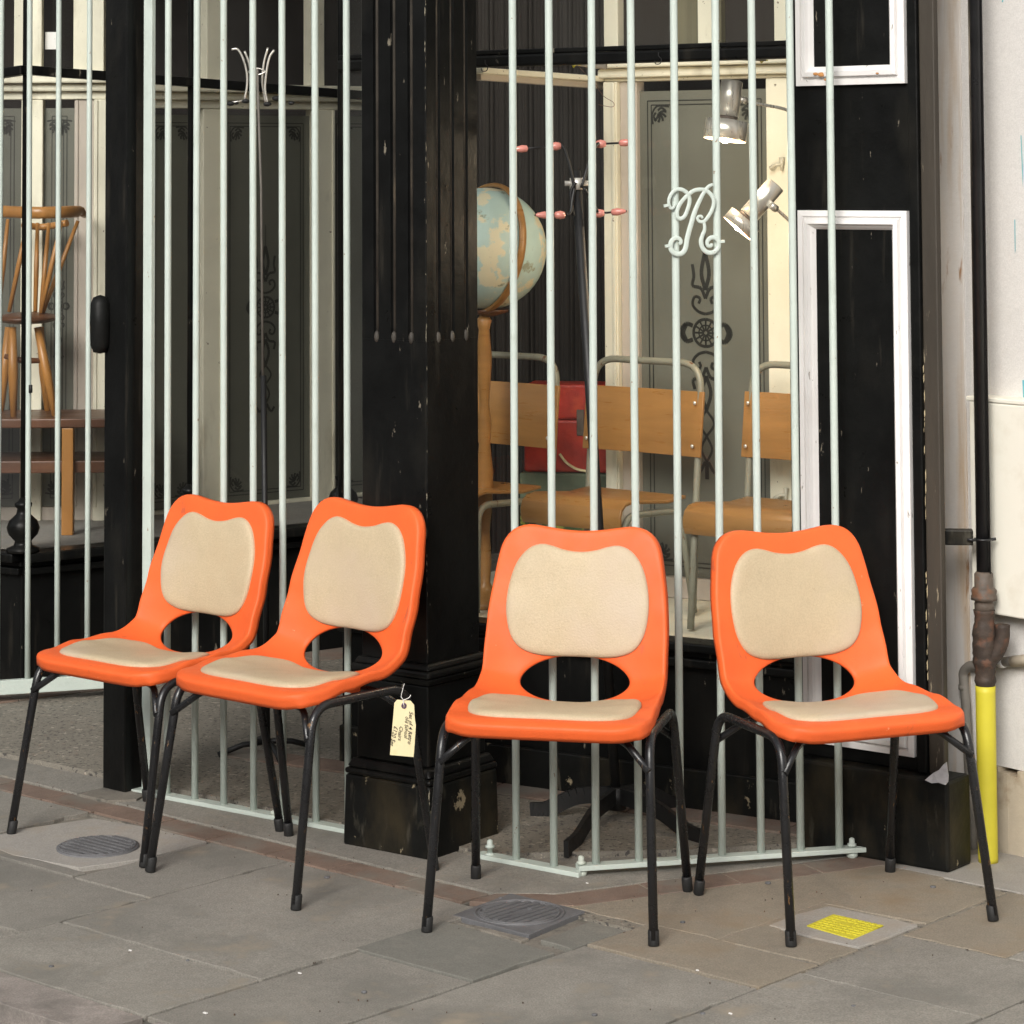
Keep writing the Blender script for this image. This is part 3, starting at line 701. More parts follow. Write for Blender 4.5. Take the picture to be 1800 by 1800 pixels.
def hook(u, v, nm='hook'):
    p = W.off(-.028).at(u, v); mb = MB()
    s_ = .011
    pts = [p+Vector((0, 0, 1.6*s_)), p+Vector((.0, 0, .7*s_)), p+Vector((.6*s_, 0, 0)), p+Vector((.3*s_, 0, -1.0*s_)), p+Vector((-.7*s_, 0, -1.1*s_)), p+Vector((-1.0*s_, 0, -.4*s_))]
    mb.tube(catmull(pts, 4), .0013, n=6); link(nm, mb, m_blackmetal, win)
hook(853, 117); hook(1158, 104)
# tubular strip light under the ledge, with yellow string
# colonnettes at the glass corners
def colonnette(parent, p, r_, z0, z1, base=True):
    mb = MB(); mb.tube([(p.x, p.y, z0), (p.x, p.y, z1)], r_, n=14)
    link('colonnette', mb, m_black, parent)
    if base:
        mb = MB(); mb.lathe([(.052, 0), (.052, .012), (.030, .020), (.026, .034), (.046, .055), (.052, .075), (.044, .098), (.022, .118), (.019, .135), (.027, .142), (.028, .152), (.017, .158), (r_, .170)], (p.x, p.y, z0), n=20)
        link('colonnette_base', mb, m_black, parent)
colonnette(win, W.pt(kL, 0), .0085, SILL+.004, 4.10)

# cream screens with etched glass behind the display
def screen(name, label, P, posts, panes, z0, zp0, zp1, zl0, zl1, z2, upper, frost, kext=None, kpanes_k=True, lowmat=None, cream=m_cream):
    t = thing(name, label, 'screen', (P.pt(posts[0][0], 0).x, P.pt(posts[0][0], 0).y, SILL))
    for (a_, b_, m_, o_) in posts:
        link('post', MB().pbox(P, a_, b_, z0, zl0-.001, -o_, .035), m_, t, bevel=.003)
        if o_ > .008:
            link('post_bead', MB().pbox(P, b_-.014, b_-.004, zp0, zl0-.003, -o_-.006, -o_+.001), m_, t, bevel=.002)
    ks_ = kext or (posts[0][0], posts[-1][1])
    link('ledge', MB().pbox(P, ks_[0]-.02, ks_[1]+.02, zl1-.030, zl1, -.075, .04), cream, t, bevel=.006)
    link('ledge_moulding', MB().pbox(P, ks_[0]-.01, ks_[1]+.01, zl1-.058, zl1-.031, -.048, .04), cream, t, bevel=.008)
    link('head_rail', MB().pbox(P, ks_[0], ks_[1], zl0, zl1-.059, -.022, .04), cream, t, bevel=.003)
    for (a_, b_, fm, orn) in panes:
        p_ = link('etched_pane', MB().pbox(P, a_, b_, zp0, zp1, .006, .012), fm, t)
        link('bottom_rail', MB().pbox(P, a_-.001, b_+.001, z0, zp0-.001, -.008, .034), lowmat or m_creamp, t, bevel=.003)
        mb = MB(); o_ = .0048
        etched_lines(mb, P, a_, b_, zp0, zp1, o_)
        s_ = orn
        if s_: ornament(mb, P, (a_+b_)/2, zp0+(zp1-zp0)*.50, s_, o_)
        cs = .055
        for sx, kk in ((1, a_+.045), (-1, b_-.045)):
            for sz, zz in ((1, zp0+.045), (-1, zp1-.045)): corner_orn(mb, P, kk, zz, cs, o_, sx, sz)
        e_ = link('etched_pattern', mb, m_etch, p_)
    for (a_, b_, m_, o_) in upper:
        link('upper_post', MB().pbox(P, a_, b_, zl1+.001, z2, -o_, .03), m_, t, bevel=.003)
    return t
S1 = W.off(.62)
zz = lambda P, u, v: P.z(u, v)
def KX(P, u, v=600): return P.x(u, v)
S1z0 = SILL-.001; S1p0 = S1.z(1180, 1012); S1p1 = S1.z(1240, 158); S1l0 = S1.z(1240, 140); S1l1 = S1.z(1240, 98)
print('S1', S1z0, S1p0, S1p1, S1l0, S1l1)
s1 = screen('etched_screen', 'cream painted screen with pale etched glass pane behind the right-hand school chairs', S1,
       [(KX(S1, 1072), KX(S1, 1096), m_cream, .03), (KX(S1, 1096.4), KX(S1, 1126), m_creamp, .012), (KX(S1, 1356), KX(S1, 1420), m_cream, .02)],
       [(KX(S1, 1125), KX(S1, 1357), m_frost, .24)], S1z0, S1p0, S1p1, S1l0, S1l1, 4.10,
       [(KX(S1, 1071), KX(S1, 1096), m_cream, .02), (KX(S1, 1237), KX(S1, 1263), m_cream, .02), (KX(S1, 1266), KX(S1, 1276), m_olive, .01), (KX(S1, 1372), KX(S1, 1425), m_cream, .02)],
       m_frost)
link('upper_curtain', MB().pbox(S1, KX(S1, 1096)+.002, KX(S1, 1237)-.002, S1l1+.002, 4.10, .012, .02), m_brown, s1)
link('upper_curtain', MB().pbox(S1, KX(S1, 1187), KX(S1, 1237)-.003, S1l1+.002, 4.10, .004, .010), m_olive, s1)
link('upper_curtain', MB().pbox(S1, KX(S1, 1277), KX(S1, 1372)-.002, S1l1+.002, 4.10, .012, .02), m_brown, s1)
# window catches
for (u, v) in ((1353, 294), (1360, 873)):
    p = S1.off(-.02).at(u, v); q = p+Vector((S1.d.x*.035, S1.d.y*.035, .008)); mb = MB()
    mb.tube([p+Vector((0, -.02, -.004)), (p+q)/2+Vector((0, -.02, .004)), q+Vector((0, -.015, 0))], [.007, .0045, .006], n=8)
    mb.tube([q+Vector((0, -.015, -.018)), q+Vector((0, -.015, .02))], [.003, .008], n=8)
    link('window_catch', mb, m_latch, s1)
# screen returning into the shop beside it
ret0 = S1.pt(KX(S1, 1072), 0); ret1 = depth_pt(840, 118, 7.05); 
# ledge running to the left
t = thing('ledge_beam', 'thin cream ledge beam running left behind the glass towards the fluted column', 'beam', (ret0.x, ret0.y, 1.85))
a_ = depth_pt(838, 124, 7.32); b_ = depth_pt(1066, 140, 7.75)
link('board', MB().bar(a_, b_, .05, .016), m_cream, t, bevel=.003)
link('lower_board', MB().bar(a_+Vector((0, .03, -.016)), b_+Vector((0, .03, -.018)), .03, .018), m_creamp, t, bevel=.003)  # second board, pinkish cream, set below and behind the first
# strip light tubes
tl = thing('strip_light', 'grey tubular strip light tied under the transom with yellow string', 'lamp', tuple(W.off(.08).at(1160, 100)))
a_ = W.off(.09).at(893, 96); b_ = W.off(.15).at(1066, 117)
link('tube', MB().tube([a_, b_], .0085, n=10), m_greypipe, tl)
a_ = W.off(.10).at(1190, 97); b_ = W.off(.07).at(1345, 102)
link('tube', MB().tube([a_, b_], .0085, n=10), m_greypipe, tl)
for (u, v) in ((1012, 110), (1342, 102)):
    p = W.off(.10).at(u, v); mb = MB()
    pts = [p+Vector((.012*math.cos(i*2.1), .012*math.sin(i*1.3), .014*math.sin(i*2.7))) for i in range(9)]
    mb.tube(catmull(pts, 4), .0013, n=5); link('string', mb, m_yellow, tl)
p = [W.off(.10).at(u, v) for u, v in ((1018, 118), (1044, 145), (1060, 168), (1078, 180), (1076, 188), (1052, 184))]
link('string', MB().tube(catmull(p, 5), .0008, n=5), m_darkwood, tl)

# dark drapery/brown wall glimpsed between ---------------------------------
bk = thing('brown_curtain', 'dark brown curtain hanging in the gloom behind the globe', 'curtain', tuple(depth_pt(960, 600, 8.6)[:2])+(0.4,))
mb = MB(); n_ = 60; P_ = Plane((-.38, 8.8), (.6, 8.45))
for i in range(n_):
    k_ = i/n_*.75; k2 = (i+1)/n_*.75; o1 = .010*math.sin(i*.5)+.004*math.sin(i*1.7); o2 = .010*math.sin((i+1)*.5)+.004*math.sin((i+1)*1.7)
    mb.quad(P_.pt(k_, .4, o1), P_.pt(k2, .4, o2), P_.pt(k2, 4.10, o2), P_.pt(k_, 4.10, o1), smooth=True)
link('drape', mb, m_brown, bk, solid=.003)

# left display window -----------------------------------------------------
lw = thing('display_window', 'left display window deep in the lobby, on a black riser behind the gate', 'shop window', (L.pt(0, 0).x, L.pt(0, 0).y, 0))
kC = L.x(42, 700); kE = L.x(640, 700)
Lp = Plane((-1.546, 8.5), (-2.3, 9.0))      # return to the left of the corner
def lbox(P, a_, b_, z0, z1, o0, o1, nm, mat, bev=.003, par=lw): return link(nm, MB().pbox(P, a_, b_, z0, z1, o0, o1), mat, par, bevel=bev)
LS = .445
for P, a_, b_ in ((L, kC, kE), (Lp, Lp.x(42, 700), Lp.x(-260, 700))):
    if a_ > b_: a_, b_ = b_, a_
    lbox(P, a_, b_, FLOORZ, LS-.075, .004, .05, 'stall_riser', m_black)
    lbox(P, a_, b_, LS-.075, LS-.055, -.022, .05, 'riser_moulding', m_black)
    lbox(P, a_, b_, LS-.053, LS-.036, -.008, .05, 'riser_moulding', m_black)
    lbox(P, a_, b_, LS-.035, LS-.005, -.05, .05, 'sill', m_black, .006)
    link('glass_pane', MB().quad(P.pt(a_, LS), P.pt(b_, LS), P.pt(b_, 4.10), P.pt(a_, 4.10)), m_glass if P is L else m_glassclear, lw)
# transom follows the sagging line seen in the photo
def tr(P, u0, v0, u1, v1, o, hh, ww, nm, mat):
    link(nm, MB().bar(P.off(o).at(u0, v0), P.off(o).at(u1, v1), ww, hh), mat, lw, bevel=.004)
tr(L, 42, 123, 340, 145, -.012, .030, .04, 'transom', m_black)
tr(L, 340, 145, 640, 168, -.012, .030, .04, 'transom', m_black)
tr(Lp, -60, 139, 44, 123, -.012, .030, .04, 'transom', m_black)
colonnette(lw, L.pt(kC, 0), .0095, LS-.004, 4.10)
for u in (333, 602): colonnette(lw, L.off(-.004).pt(L.x(u, 700), 0), .010, LS-.004, 4.10)
link('display_floor', MB().prism([L.pt(kC, 0, .05)[:2], L.pt(kE+.3, 0, .05)[:2], L.pt(kE+.3, 0, 1.4)[:2], L.pt(kC-1.2, 0, 1.4)[:2], (-2.6, 9.3)], LS-.04, LS-.004), m_conc, lw)
S2 = L.off(.55)
K2 = lambda u: S2.x(u, 600)
z2 = lambda u, v: S2.z(u, v)
screen('etched_screen', 'shaded cream screen with two dark etched panes behind the railing bars', S2,
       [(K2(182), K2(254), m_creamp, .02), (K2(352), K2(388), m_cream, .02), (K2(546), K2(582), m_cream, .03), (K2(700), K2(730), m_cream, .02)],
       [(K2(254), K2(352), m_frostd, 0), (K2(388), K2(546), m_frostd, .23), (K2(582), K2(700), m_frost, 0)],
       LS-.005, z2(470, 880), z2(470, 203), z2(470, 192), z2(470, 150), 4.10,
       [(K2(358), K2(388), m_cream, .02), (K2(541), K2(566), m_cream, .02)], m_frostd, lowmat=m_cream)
S3 = Plane((S2.pt(K2(182), 0).x-.0, S2.pt(K2(182), 0).y), (S2.pt(K2(182), 0).x-1.0, S2.pt(K2(182), 0).y-.02))
K3 = lambda u: S3.x(u, 600)
def srt(a_, b_): return (a_, b_) if a_ < b_ else (b_, a_)
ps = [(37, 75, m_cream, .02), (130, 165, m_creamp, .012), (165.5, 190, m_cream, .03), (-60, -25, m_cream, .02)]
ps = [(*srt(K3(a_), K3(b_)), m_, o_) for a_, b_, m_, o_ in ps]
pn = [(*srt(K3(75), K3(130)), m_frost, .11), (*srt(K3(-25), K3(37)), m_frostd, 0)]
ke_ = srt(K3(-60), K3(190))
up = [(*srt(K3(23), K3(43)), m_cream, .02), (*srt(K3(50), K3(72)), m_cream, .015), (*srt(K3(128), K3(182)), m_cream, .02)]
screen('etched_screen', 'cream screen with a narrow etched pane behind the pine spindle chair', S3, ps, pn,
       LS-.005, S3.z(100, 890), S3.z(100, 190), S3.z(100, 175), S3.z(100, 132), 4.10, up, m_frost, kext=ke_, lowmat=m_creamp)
link('painted_skylight', MB().pbox(S3, *srt(K3(75), K3(95)), 2.06, 2.12, .02, .03), m_white, shop)  # white block whose colour stands in for the brightness of a skylight

# ------------------------------------------------------------------ pilaster with white framed panels
A_ = G(1413, 1490); B_ = G(1668, 1536)
PP = Plane(A_, B_)                                       # plinth face
pil = thing('pilaster', 'black shop front pilaster with two white framed panels beside the white wall', 'pilaster', (A_.x, A_.y, 0))
PS = PP.off(.045)
pk = lambda u, v=700: PS.x(u, v)
zpl = PP.z(1663, 1374)
link('plinth', MB().pbox(PP, PP.x(1400, 1490), PP.x(1668, 1536), 0, zpl, 0, .11), m_black2, pil, bevel=.008)
kl0, kl1 = pk(1398, 700), pk(1652, 700)
link('board', MB().pbox(PS, kl0, pk(1606, 700), zpl+.001, ZTOP+.3, 0, .03), m_black, pil, bevel=.003)
link('edge_board', MB().pbox(PS, pk(1606, 700)+.002, pk(1624, 700), zpl+.001, ZTOP+.3, -.012, .02), m_black, pil, bevel=.003)
link('weathered_board', MB().pbox(PS, pk(1624, 700)+.002, kl1, zpl+.001, ZTOP+.3, -.004, .018), m_brownblk, pil, bevel=.003)
link('inner_moulding', MB().pbox(PS, kl0-.012, kl0+.004, zpl, ZTOP+.3, -.006, .03), m_black2, pil, bevel=.004)
PF = PS
def panel(z0, z1, k0, k1, fw=.046):
    link('panel', MB().pbox(PF, k0+fw-.002, k1-fw+.002, z0+fw-.002, z1-fw+.002, -.0025, .001), m_black, pil)
    fr = None
    mit = [((k0, z0), (k1, z0), (k1-fw, z0+fw), (k0+fw, z0+fw)), ((k1, z0), (k1, z1), (k1-fw, z1-fw), (k1-fw, z0+fw)),
           ((k1, z1), (k0, z1), (k0+fw, z1-fw), (k1-fw, z1-fw)), ((k0, z1), (k0, z0), (k0+fw, z0+fw), (k0+fw, z1-fw))]
    for q in mit:
        (ax_, az_), (bx_, bz_), (cx_, cz_), (dx_, dz_) = q
        mb = MB()
        # moulding section across the width: (fraction, proud)
        sec = [(0, .0), (0, .014), (.30, .016), (.34, .010), (.42, .010), (.47, .022), (.70, .024), (.80, .016), (.88, .012), (1.0, .004), (1.0, 0)]
        e0 = [PF.pt(ax_+(dx_-ax_)*f, az_+(dz_-az_)*f, -o) for f, o in sec]
        e1 = [PF.pt(bx_+(cx_-bx_)*f, bz_+(cz_-bz_)*f, -o) for f, o in sec]
        for i in range(len(sec)-1): mb.quad(e0[i], e1[i], e1[i+1], e0[i+1])
        link('frame_moulding', mb, m_white, pil)
kf0, kf1 = pk(1411, 700), pk(1603, 700)
panel(PF.z(1500, 149), 2.75, kf0, kf1)
panel(PF.z(1520, 1316), PF.z(1500, 370), kf0, kf1)
ck = MB(); z_ = .30
while z_ < 1.15:
    ln_ = random.uniform(.006, .035)
    if random.random() < .62:
        k_ = pk(1624, 700)+.0025+random.uniform(-.0015, .0025); w_ = random.uniform(.0008, .0026)
        ck.quad(PS.pt(k_, z_, -.0062), PS.pt(k_+w_, z_+ln_*.3, -.0062), PS.pt(k_+w_*.8, z_+ln_, -.0062), PS.pt(k_-w_*.3, z_+ln_*.7, -.0062))
    z_ += ln_
o_ = link('split_edge', ck, material('bare_split_wood', (.40, .33, .20), .8, .3, 60), pil); o_['kind'] = 'stuff'
# rust blots on the upper frame bottom rail
for u, v, s_ in ((1444, 131, .010), (1452, 140, .006), (1542, 129, .004), (1434, 130, .007)):
    p = PF.off(-.0255).at(u, v); mb = MB(); mb.ellipsoid(p, (s_, .0015, s_*.55), 10, 6); link('rust_blot', mb, material('rust_%d' % u, (.42, .20, .07), .9, .3, 40), pil)
# peeling filler on the plinth corner
q = [PP.pt(PP.x(u, 1372), zpl+dz, o_) for u, dz, o_ in ((1628, -.002, -.0035), (1640, -.007, -.0035), (1652, -.003, -.0035), (1664, -.006, -.0035), (1667, .001, .0), (1661, .010, .018), (1655, .020, .030), (1650, .036, .040), (1645, .030, .040), (1641, .018, .028), (1635, .012, .018))]
link('peeling_filler', MB().extr(q, (-.002, -.004, 0)), m_flake, pil)

# ------------------------------------------------------------------ white wall, pipes, meter box
WA = Plane(G(1690, 1478), G(1800, 1506))
kw0 = WA.x(1640, 700)
wall = thing('rendered_wall', 'white rendered wall of the neighbouring house at the right edge', 'wall', (WA.pt(kw0, 0).x, WA.pt(kw0, 0).y, 0))
zlow = WA.z(1780, 1352)
krs = WA.x(1695, 600)
link('painted_edge', MB().pbox(WA, kw0-.25, krs, 0, 6.5, .0, .25), m_wallrust, wall)
link('render', MB().pbox(WA, krs+.001, kw0+3.2, zlow, 6.5, .004, .25), m_wall, wall)
mb = MB(); nk = 34
for i in range(nk):       # rough lower render with uneven top edge and lumpy face
    a_ = krs+.001+i*.03; za = zlow+.012*math.sin(i*1.3)+random.uniform(-.006, .006)
    mb.pbox(WA, a_, a_+.0302, -.01, min(za, zlow-.001), -.003-random.random()*.003, .2)
mb.pbox(WA, krs+.001+nk*.03, kw0+3.2, -.01, zlow-.001, -.003, .2)
o = link('low_render', mb, m_walllow, wall); o['kind'] = 'stuff'
mb = MB()
for (pts) in ([(1794, 238), (1795.5, 238), (1798, 300), (1797.5, 330)], [(1783, 386), (1784.5, 386), (1785, 440), (1784, 446)], [(1797, 668), (1802, 668), (1804, 760), (1800, 740)], [(1762, -6), (1764, -6), (1763, 4), (1761, 4)]):
    mb.quad(*[WA.off(.0015).at(u, v) for u, v in pts])
link('blue_paint_mark', mb, m_cyan, wall)
# meter box
MBp = WA.off(-.055)
mk = lambda u, v=880: MBp.x(u, v)
bx = thing('meter_box', 'cream meter box fixed to the white wall behind the drainpipe', 'meter box', tuple(MBp.at(1710, 1075)))
zb0, zb1 = MBp.z(1720, 1075), MBp.z(1720, 700)
link('case', MB().pbox(MBp, mk(1706), mk(1706)+.5, zb0+.004, zb1-.012, .012, .058), m_box, bx, bevel=.005)
link('door', MB().pbox(MBp, mk(1706)+.003, mk(1706)+.5, zb0, zb1-.008, -.004, .011), m_box, bx, bevel=.004)
link('lid', MB().pbox(MBp, mk(1706)-.006, mk(1706)+.51, zb1-.0075, zb1+.004, -.006, .060), m_box, bx, bevel=.003)
# drainpipe
pb = G(1737, 1515); Y0 = pb.y
dp = thing('drainpipe', 'black drainpipe with a rough wrapped joint and yellow sleeve at its foot', 'drainpipe', (pb.x, pb.y, 0))
xz = lambda v: depth_pt(1737, v, Y0).z
mb = MB(); mb.tube([(pb.x, pb.y, xz(1025)), (pb.x, pb.y, ZTOP+1)], .0168, n=20); link('pipe', mb, m_pipe, dp)
mb = MB(); mb.tube([(pb.x+.013, pb.y-.014, xz(1025)), (pb.x+.013, pb.y-.014, ZTOP+1)], .0022, n=6); link('seam', mb, m_pipe, dp)
mb = MB(); mb.lathe([(.019, 0), (.0225, .004), (.0235, .018), (.021, .026), (.031, .028), (.031, .036), (.029, .040), (.0305, .050), (.026, .056), (.0225, .058), (.0225, .088), (.0195, .092), (.0170, .094)], (pb.x, pb.y, xz(1075)), n=24)
link('coupling', mb, m_joint, dp)
z0_, z1_ = xz(1208), xz(1072); mb = MB(); pr = []
for i in range(26):
    f = i/25; rr = .0245+random.uniform(-.0018, .0018)+.001*math.sin(i*4.1) + (.004 if .25 < f < .8 else 0); pr.append((rr, f*(z1_-z0_)))
mb.lathe(pr, (pb.x, pb.y, z0_), n=22); link('wrapped_joint', mb, m_tape, dp)
mb = MB(); c_ = (pb.x+.026, pb.y-.002)
mb.tube(catmull([(pb.x, pb.y, xz(1160)), (pb.x+.022, pb.y-.012, xz(1150)), (pb.x+.038, pb.y-.016, xz(1122)), (pb.x+.040, pb.y-.016, xz(1096))], 5), .0175, n=16); link('elbow_stub', mb, m_tape, dp)
mb = MB(); n_s = 16
mb.lathe([(.0232, 0), (.0236, .01), (.0232, .15), (.0237, xz(1215)-.002), (.0240, xz(1205))], (pb.x, pb.y, .0), n=24); link('yellow_sleeve', mb, m_yellow, dp)
# bracket
mb = MB(); zbk = xz(945); x0 = depth_pt(1662, 942, Y0-.0).x
mb.bar((x0+.0, Y0+.02, zbk), (pb.x-.022, Y0+.012, zbk), .034, .036); link('bracket_arm', mb, m_black2, dp, bevel=.003)
ring = [(pb.x+.0185*math.cos(a_), pb.y+.0185*math.sin(a_), zbk-.004) for a_ in [2*math.pi*i/24 for i in range(24)]]
mb = MB(); mb.tube(ring, .0032, n=8, closed=True); mb.tube([(pb.x+.018, pb.y-.002, zbk-.004), (pb.x+.030, pb.y-.002, zbk-.003)], .0035, n=8)
mb.tube([(pb.x-.018, pb.y-.012, zbk-.004), (pb.x-.04, pb.y-.012, zbk-.003)], .0035, n=8); link('clamp', mb, m_pipe, dp)
# small grey pipe
gp = thing('waste_pipe', 'small grey waste pipe bending along the wall behind the yellow sleeve', 'pipe', tuple(WA.off(-.02).pt(WA.x(1698, 1490), 0)))
Wq = WA.off(-.022)
pts = [Wq.at(1712, 1502), Wq.at(1703, 1350), Wq.at(1698, 1240), Wq.at(1694, 1195), Wq.at(1694, 1182), Wq.at(1702, 1172), Wq.at(1716, 1169), Wq.at(1760, 1164), Wq.at(1850, 1154)]
link('pipe', MB().tube(catmull(pts, 5), .0115, n=12), m_greypipe, gp)
a_ = Wq.at(1757, 1164); b_ = Wq.at(1765, 1163); link('clip', MB().tube([a_, b_], .0145, n=12), m_white, gp)
a_ = Wq.at(1694, 1212); b_ = Wq.at(1694, 1204); link('clip', MB().tube([a_, b_], .013, n=12), m_greypipe, gp)
a_ = Wq.at(1780, 1163); b_ = Wq.at(1850, 1155); link('pipe_sleeve', MB().tube([a_, b_], .0135, n=12), m_walllow, gp)

# ------------------------------------------------------------------ the four orange chairs
def profile():
    P = [(.198, .437), (.178, .4445), (.13, .445), (.06, .439), (0, .432), (-.06, .4265), (-.11, .428), (-.150, .440), (-.179, .464), (-.193, .500), (-.201, .545), (-.209, .600), (-.221, .665), (-.235, .735), (-.248, .795)]
    pts = catmull([Vector((y, z, 0)) for y, z in P], 12)
    cum = [0]
    for a_, b_ in zip(pts, pts[1:]): cum.append(cum[-1]+(b_-a_).length)
    return pts, cum
PRO, CUM = profile(); LT = CUM[-1]
import bisect
def pro(l):
    if l <= 0: i = 0; f = l/(CUM[1]-CUM[0])
    elif l >= LT: i = len(CUM)-2; f = (l-CUM[i])/(CUM[i+1]-CUM[i])
    else: i = min(bisect.bisect_right(CUM, l)-1, len(CUM)-2); f = (l-CUM[i])/(CUM[i+1]-CUM[i])
    p = PRO[i].lerp(PRO[i+1], f)
    i0 = max(0, i-3); i1 = min(len(PRO)-1, i+4); t_ = (PRO[i1]-PRO[i0]).normalized()
    return p.x, p.y, t_.y, -t_.x      # y,z, normal(y,z): up/front side   (t goes back along the seat: (-1,0) -> normal (0,1))
def interp(tab, l):
    if l <= tab[0][0]: return tab[0][1]
    for (a_, x), (b_, y) in zip(tab, tab[1:]):
        if l <= b_: f = (l-a_)/(b_-a_); f = f*f*(3-2*f); return x+(y-x)*f
    return tab[-1][1]
SC = [(0, -.004), (.07, .000), (.16, .018), (.26, .034), (.36, .046), (.44, .042), (.52, .026), (.62, .012), (LT, .004)]
def shellpt(x, l, d=0.0, wide=0.0):
    y, z, ny, nz = pro(l)
    c = interp(SC, l)*(abs(x)/.22)**2.4
    x *= interp([(0, .957), (.40, .965), (.60, 1.0)], l)
    return Vector((x, y+ny*(c+d), z+nz*(c+d)))
LH = .382   # hole centre along profile
def resample(pts, n):
    cum = [0]
    for a_, b_ in zip(pts, pts[1:]+pts[:1]): cum.append(cum[-1]+(b_-a_).length)
    out = []
    q = pts+[pts[0]]
    for i in range(n):
        s_ = cum[-1]*i/n; j = min(bisect.bisect_right(cum, s_)-1, len(pts)-1); f = (s_-cum[j])/max(1e-9, cum[j+1]-cum[j]); out.append(q[j].lerp(q[j+1], f))
    return out
def shell_outline(n):
    T = LT
    half = [(0, T-.012), (.045, T-.0095), (.085, T-.004), (.118, T), (.145, T-.005), (.165, T-.019), (.179, T-.043), (.187, T-.08), (.195, T-.13), (.2035, T-.19), (.2095, T-.25), (.213, T-.31), (.214, T-.36), (.2165, .30), (.221, .24), (.226, .18), (.230, .12), (.229, .075), (.220, .038), (.200, .014), (.165, .003), (.11, .0), (.05, -.001)]
    pts = [Vector((x, l, 0)) for x, l in half] + [Vector((0, -.001, 0))] + [Vector((-x, l, 0)) for x, l in half[:0:-1]]
    return resample(catmull(pts, 6, closed=True), n)
def make_shell():
    n = 176; m_ = 22; out = shell_outline(n); mb = MB()
    hw, hh = .136, .067
    ring0 = []
    for p in out:
        an = math.atan2(p.x/.30, (p.y-LH)/.40)
        ex = lambda c_: math.copysign(abs(c_)**1.0, c_)
        ring0.append(Vector((hw*ex(math.sin(an)), LH+hh*ex(math.cos(an)), 0)))
    rings = []
    # hole lip turned down
    rings.append([shellpt(q.x*.965, LH+(q.y-LH)*.95, -.008) for q in ring0])
    rings.append([shellpt(q.x*.972, LH+(q.y-LH)*.955, -.003) for q in ring0])
    for j in range(m_+1):
        f = (j/m_); rings.append([shellpt(a_.x+(b_.x-a_.x)*f, a_.y+(b_.y-a_.y)*f, (-.0012 if j == 0 else 0)) for a_, b_ in zip(ring0, out)])
    # flange: outward normal in the (x,l) plane
    def outn(i):
        t_ = out[(i+1) % n]-out[i-1]; return Vector((-t_.y, t_.x, 0)).normalized()*-1
    for offw, dep in ((.0035, -.0012), (.0062, -.0048), (.0075, -.011), (.0082, -.020), (.0086, -.029)):
        rg = []
        for i, p in enumerate(out):
            o_ = outn(i)
            if o_.x*p.x+(o_.y)*(p.y-LH) < 0: o_ = -o_
            q = p+o_*offw
            fr = interp([(0, 1.08), (.10, 1.02), (.25, .85), (.40, .95), (LT, .85)], p.y)
            rg.append(shellpt(q.x, q.y, dep*fr) if abs(p.x) > 0 else shellpt(q.x, q.y, dep*fr))
        rings.append(rg)
    for rg in rings: mb.v += rg
    for j in range(len(rings)-1):
        for i in range(n):
            a_, b_ = j*n+i, j*n+(i+1) % n
            mb.f.append((a_, a_+n, b_+n, b_)); mb.sm.append(True)
    return mb
def make_pad(l0, sgn, seed, sx=1, sy=1):
    half = [(0, 0), (.06, -.0005), (.105, .003), (.142, .018), (.163, .048), (.1715, .09), (.170, .135), (.161, .180), (.145, .215), (.122, .239), (.095, .249), (.068, .246), (.036, .237)]
    pts = [Vector((x, y, 0)) for x, y in half] + [Vector((0, .233, 0))] + [Vector((-x, y, 0)) for x, y in half[:0:-1]]
    out = resample(catmull(pts, 6, closed=True), 96); mb = MB()
    cx_ = Vector((0, .125, 0)); rings = []
    prof_ = [(1.0, -.001), (1.0, .003), (.985, .0065), (.955, .0092), (.91, .0108), (.84, .0116), (.70, .0125), (.5, .0135), (.3, .0138), (.12, .0138)]
    for f, d_ in prof_:
        rg = []
        for p in out:
            q = cx_+(p-cx_)*f; l = l0+sgn*q.y*sy
            rg.append(shellpt(q.x*sx, l, d_+.0006*math.sin(q.x*70+seed)*math.sin(q.y*60)))
        rings.append(rg)
    n = len(out)
    for rg in rings: mb.v += rg
    for j in range(len(rings)-1):
        for i in range(n):
            a_, b_ = j*n+i, j*n+(i+1) % n
            mb.f.append((a_, a_+n, b_+n, b_) if sgn < 0 else (a_, b_, b_+n, a_+n)); mb.sm.append(True)
    c = len(mb.v); mb.v.append(shellpt(0, l0+sgn*.125*sy, .0138))
    j = len(rings)-1
    for i in range(n):
        mb.f.append((j*n+i, j*n+(i+1) % n, c) if sgn > 0 else (j*n+i, c, j*n+(i+1) % n)); mb.sm.append(True)
    return mb
def arc_path(pts, rad):
    """polyline with rounded corners"""
    pts = [Vector(p) for p in pts]; out = [pts[0]]
    for i in range(1, len(pts)-1):
        a_ = (pts[i-1]-pts[i]).normalized(); b_ = (pts[i+1]-pts[i]).normalized(); r_ = min(rad, (pts[i-1]-pts[i]).length*.48, (pts[i+1]-pts[i]).length*.48)
        s_ = pts[i]+a_*r_; e_ = pts[i]+b_*r_
        for k_ in range(9):
            t_ = k_/8; out.append(s_*(1-t_)**2+pts[i]*2*t_*(1-t_)+e_*t_*t_)
    out.append(pts[-1]); return out
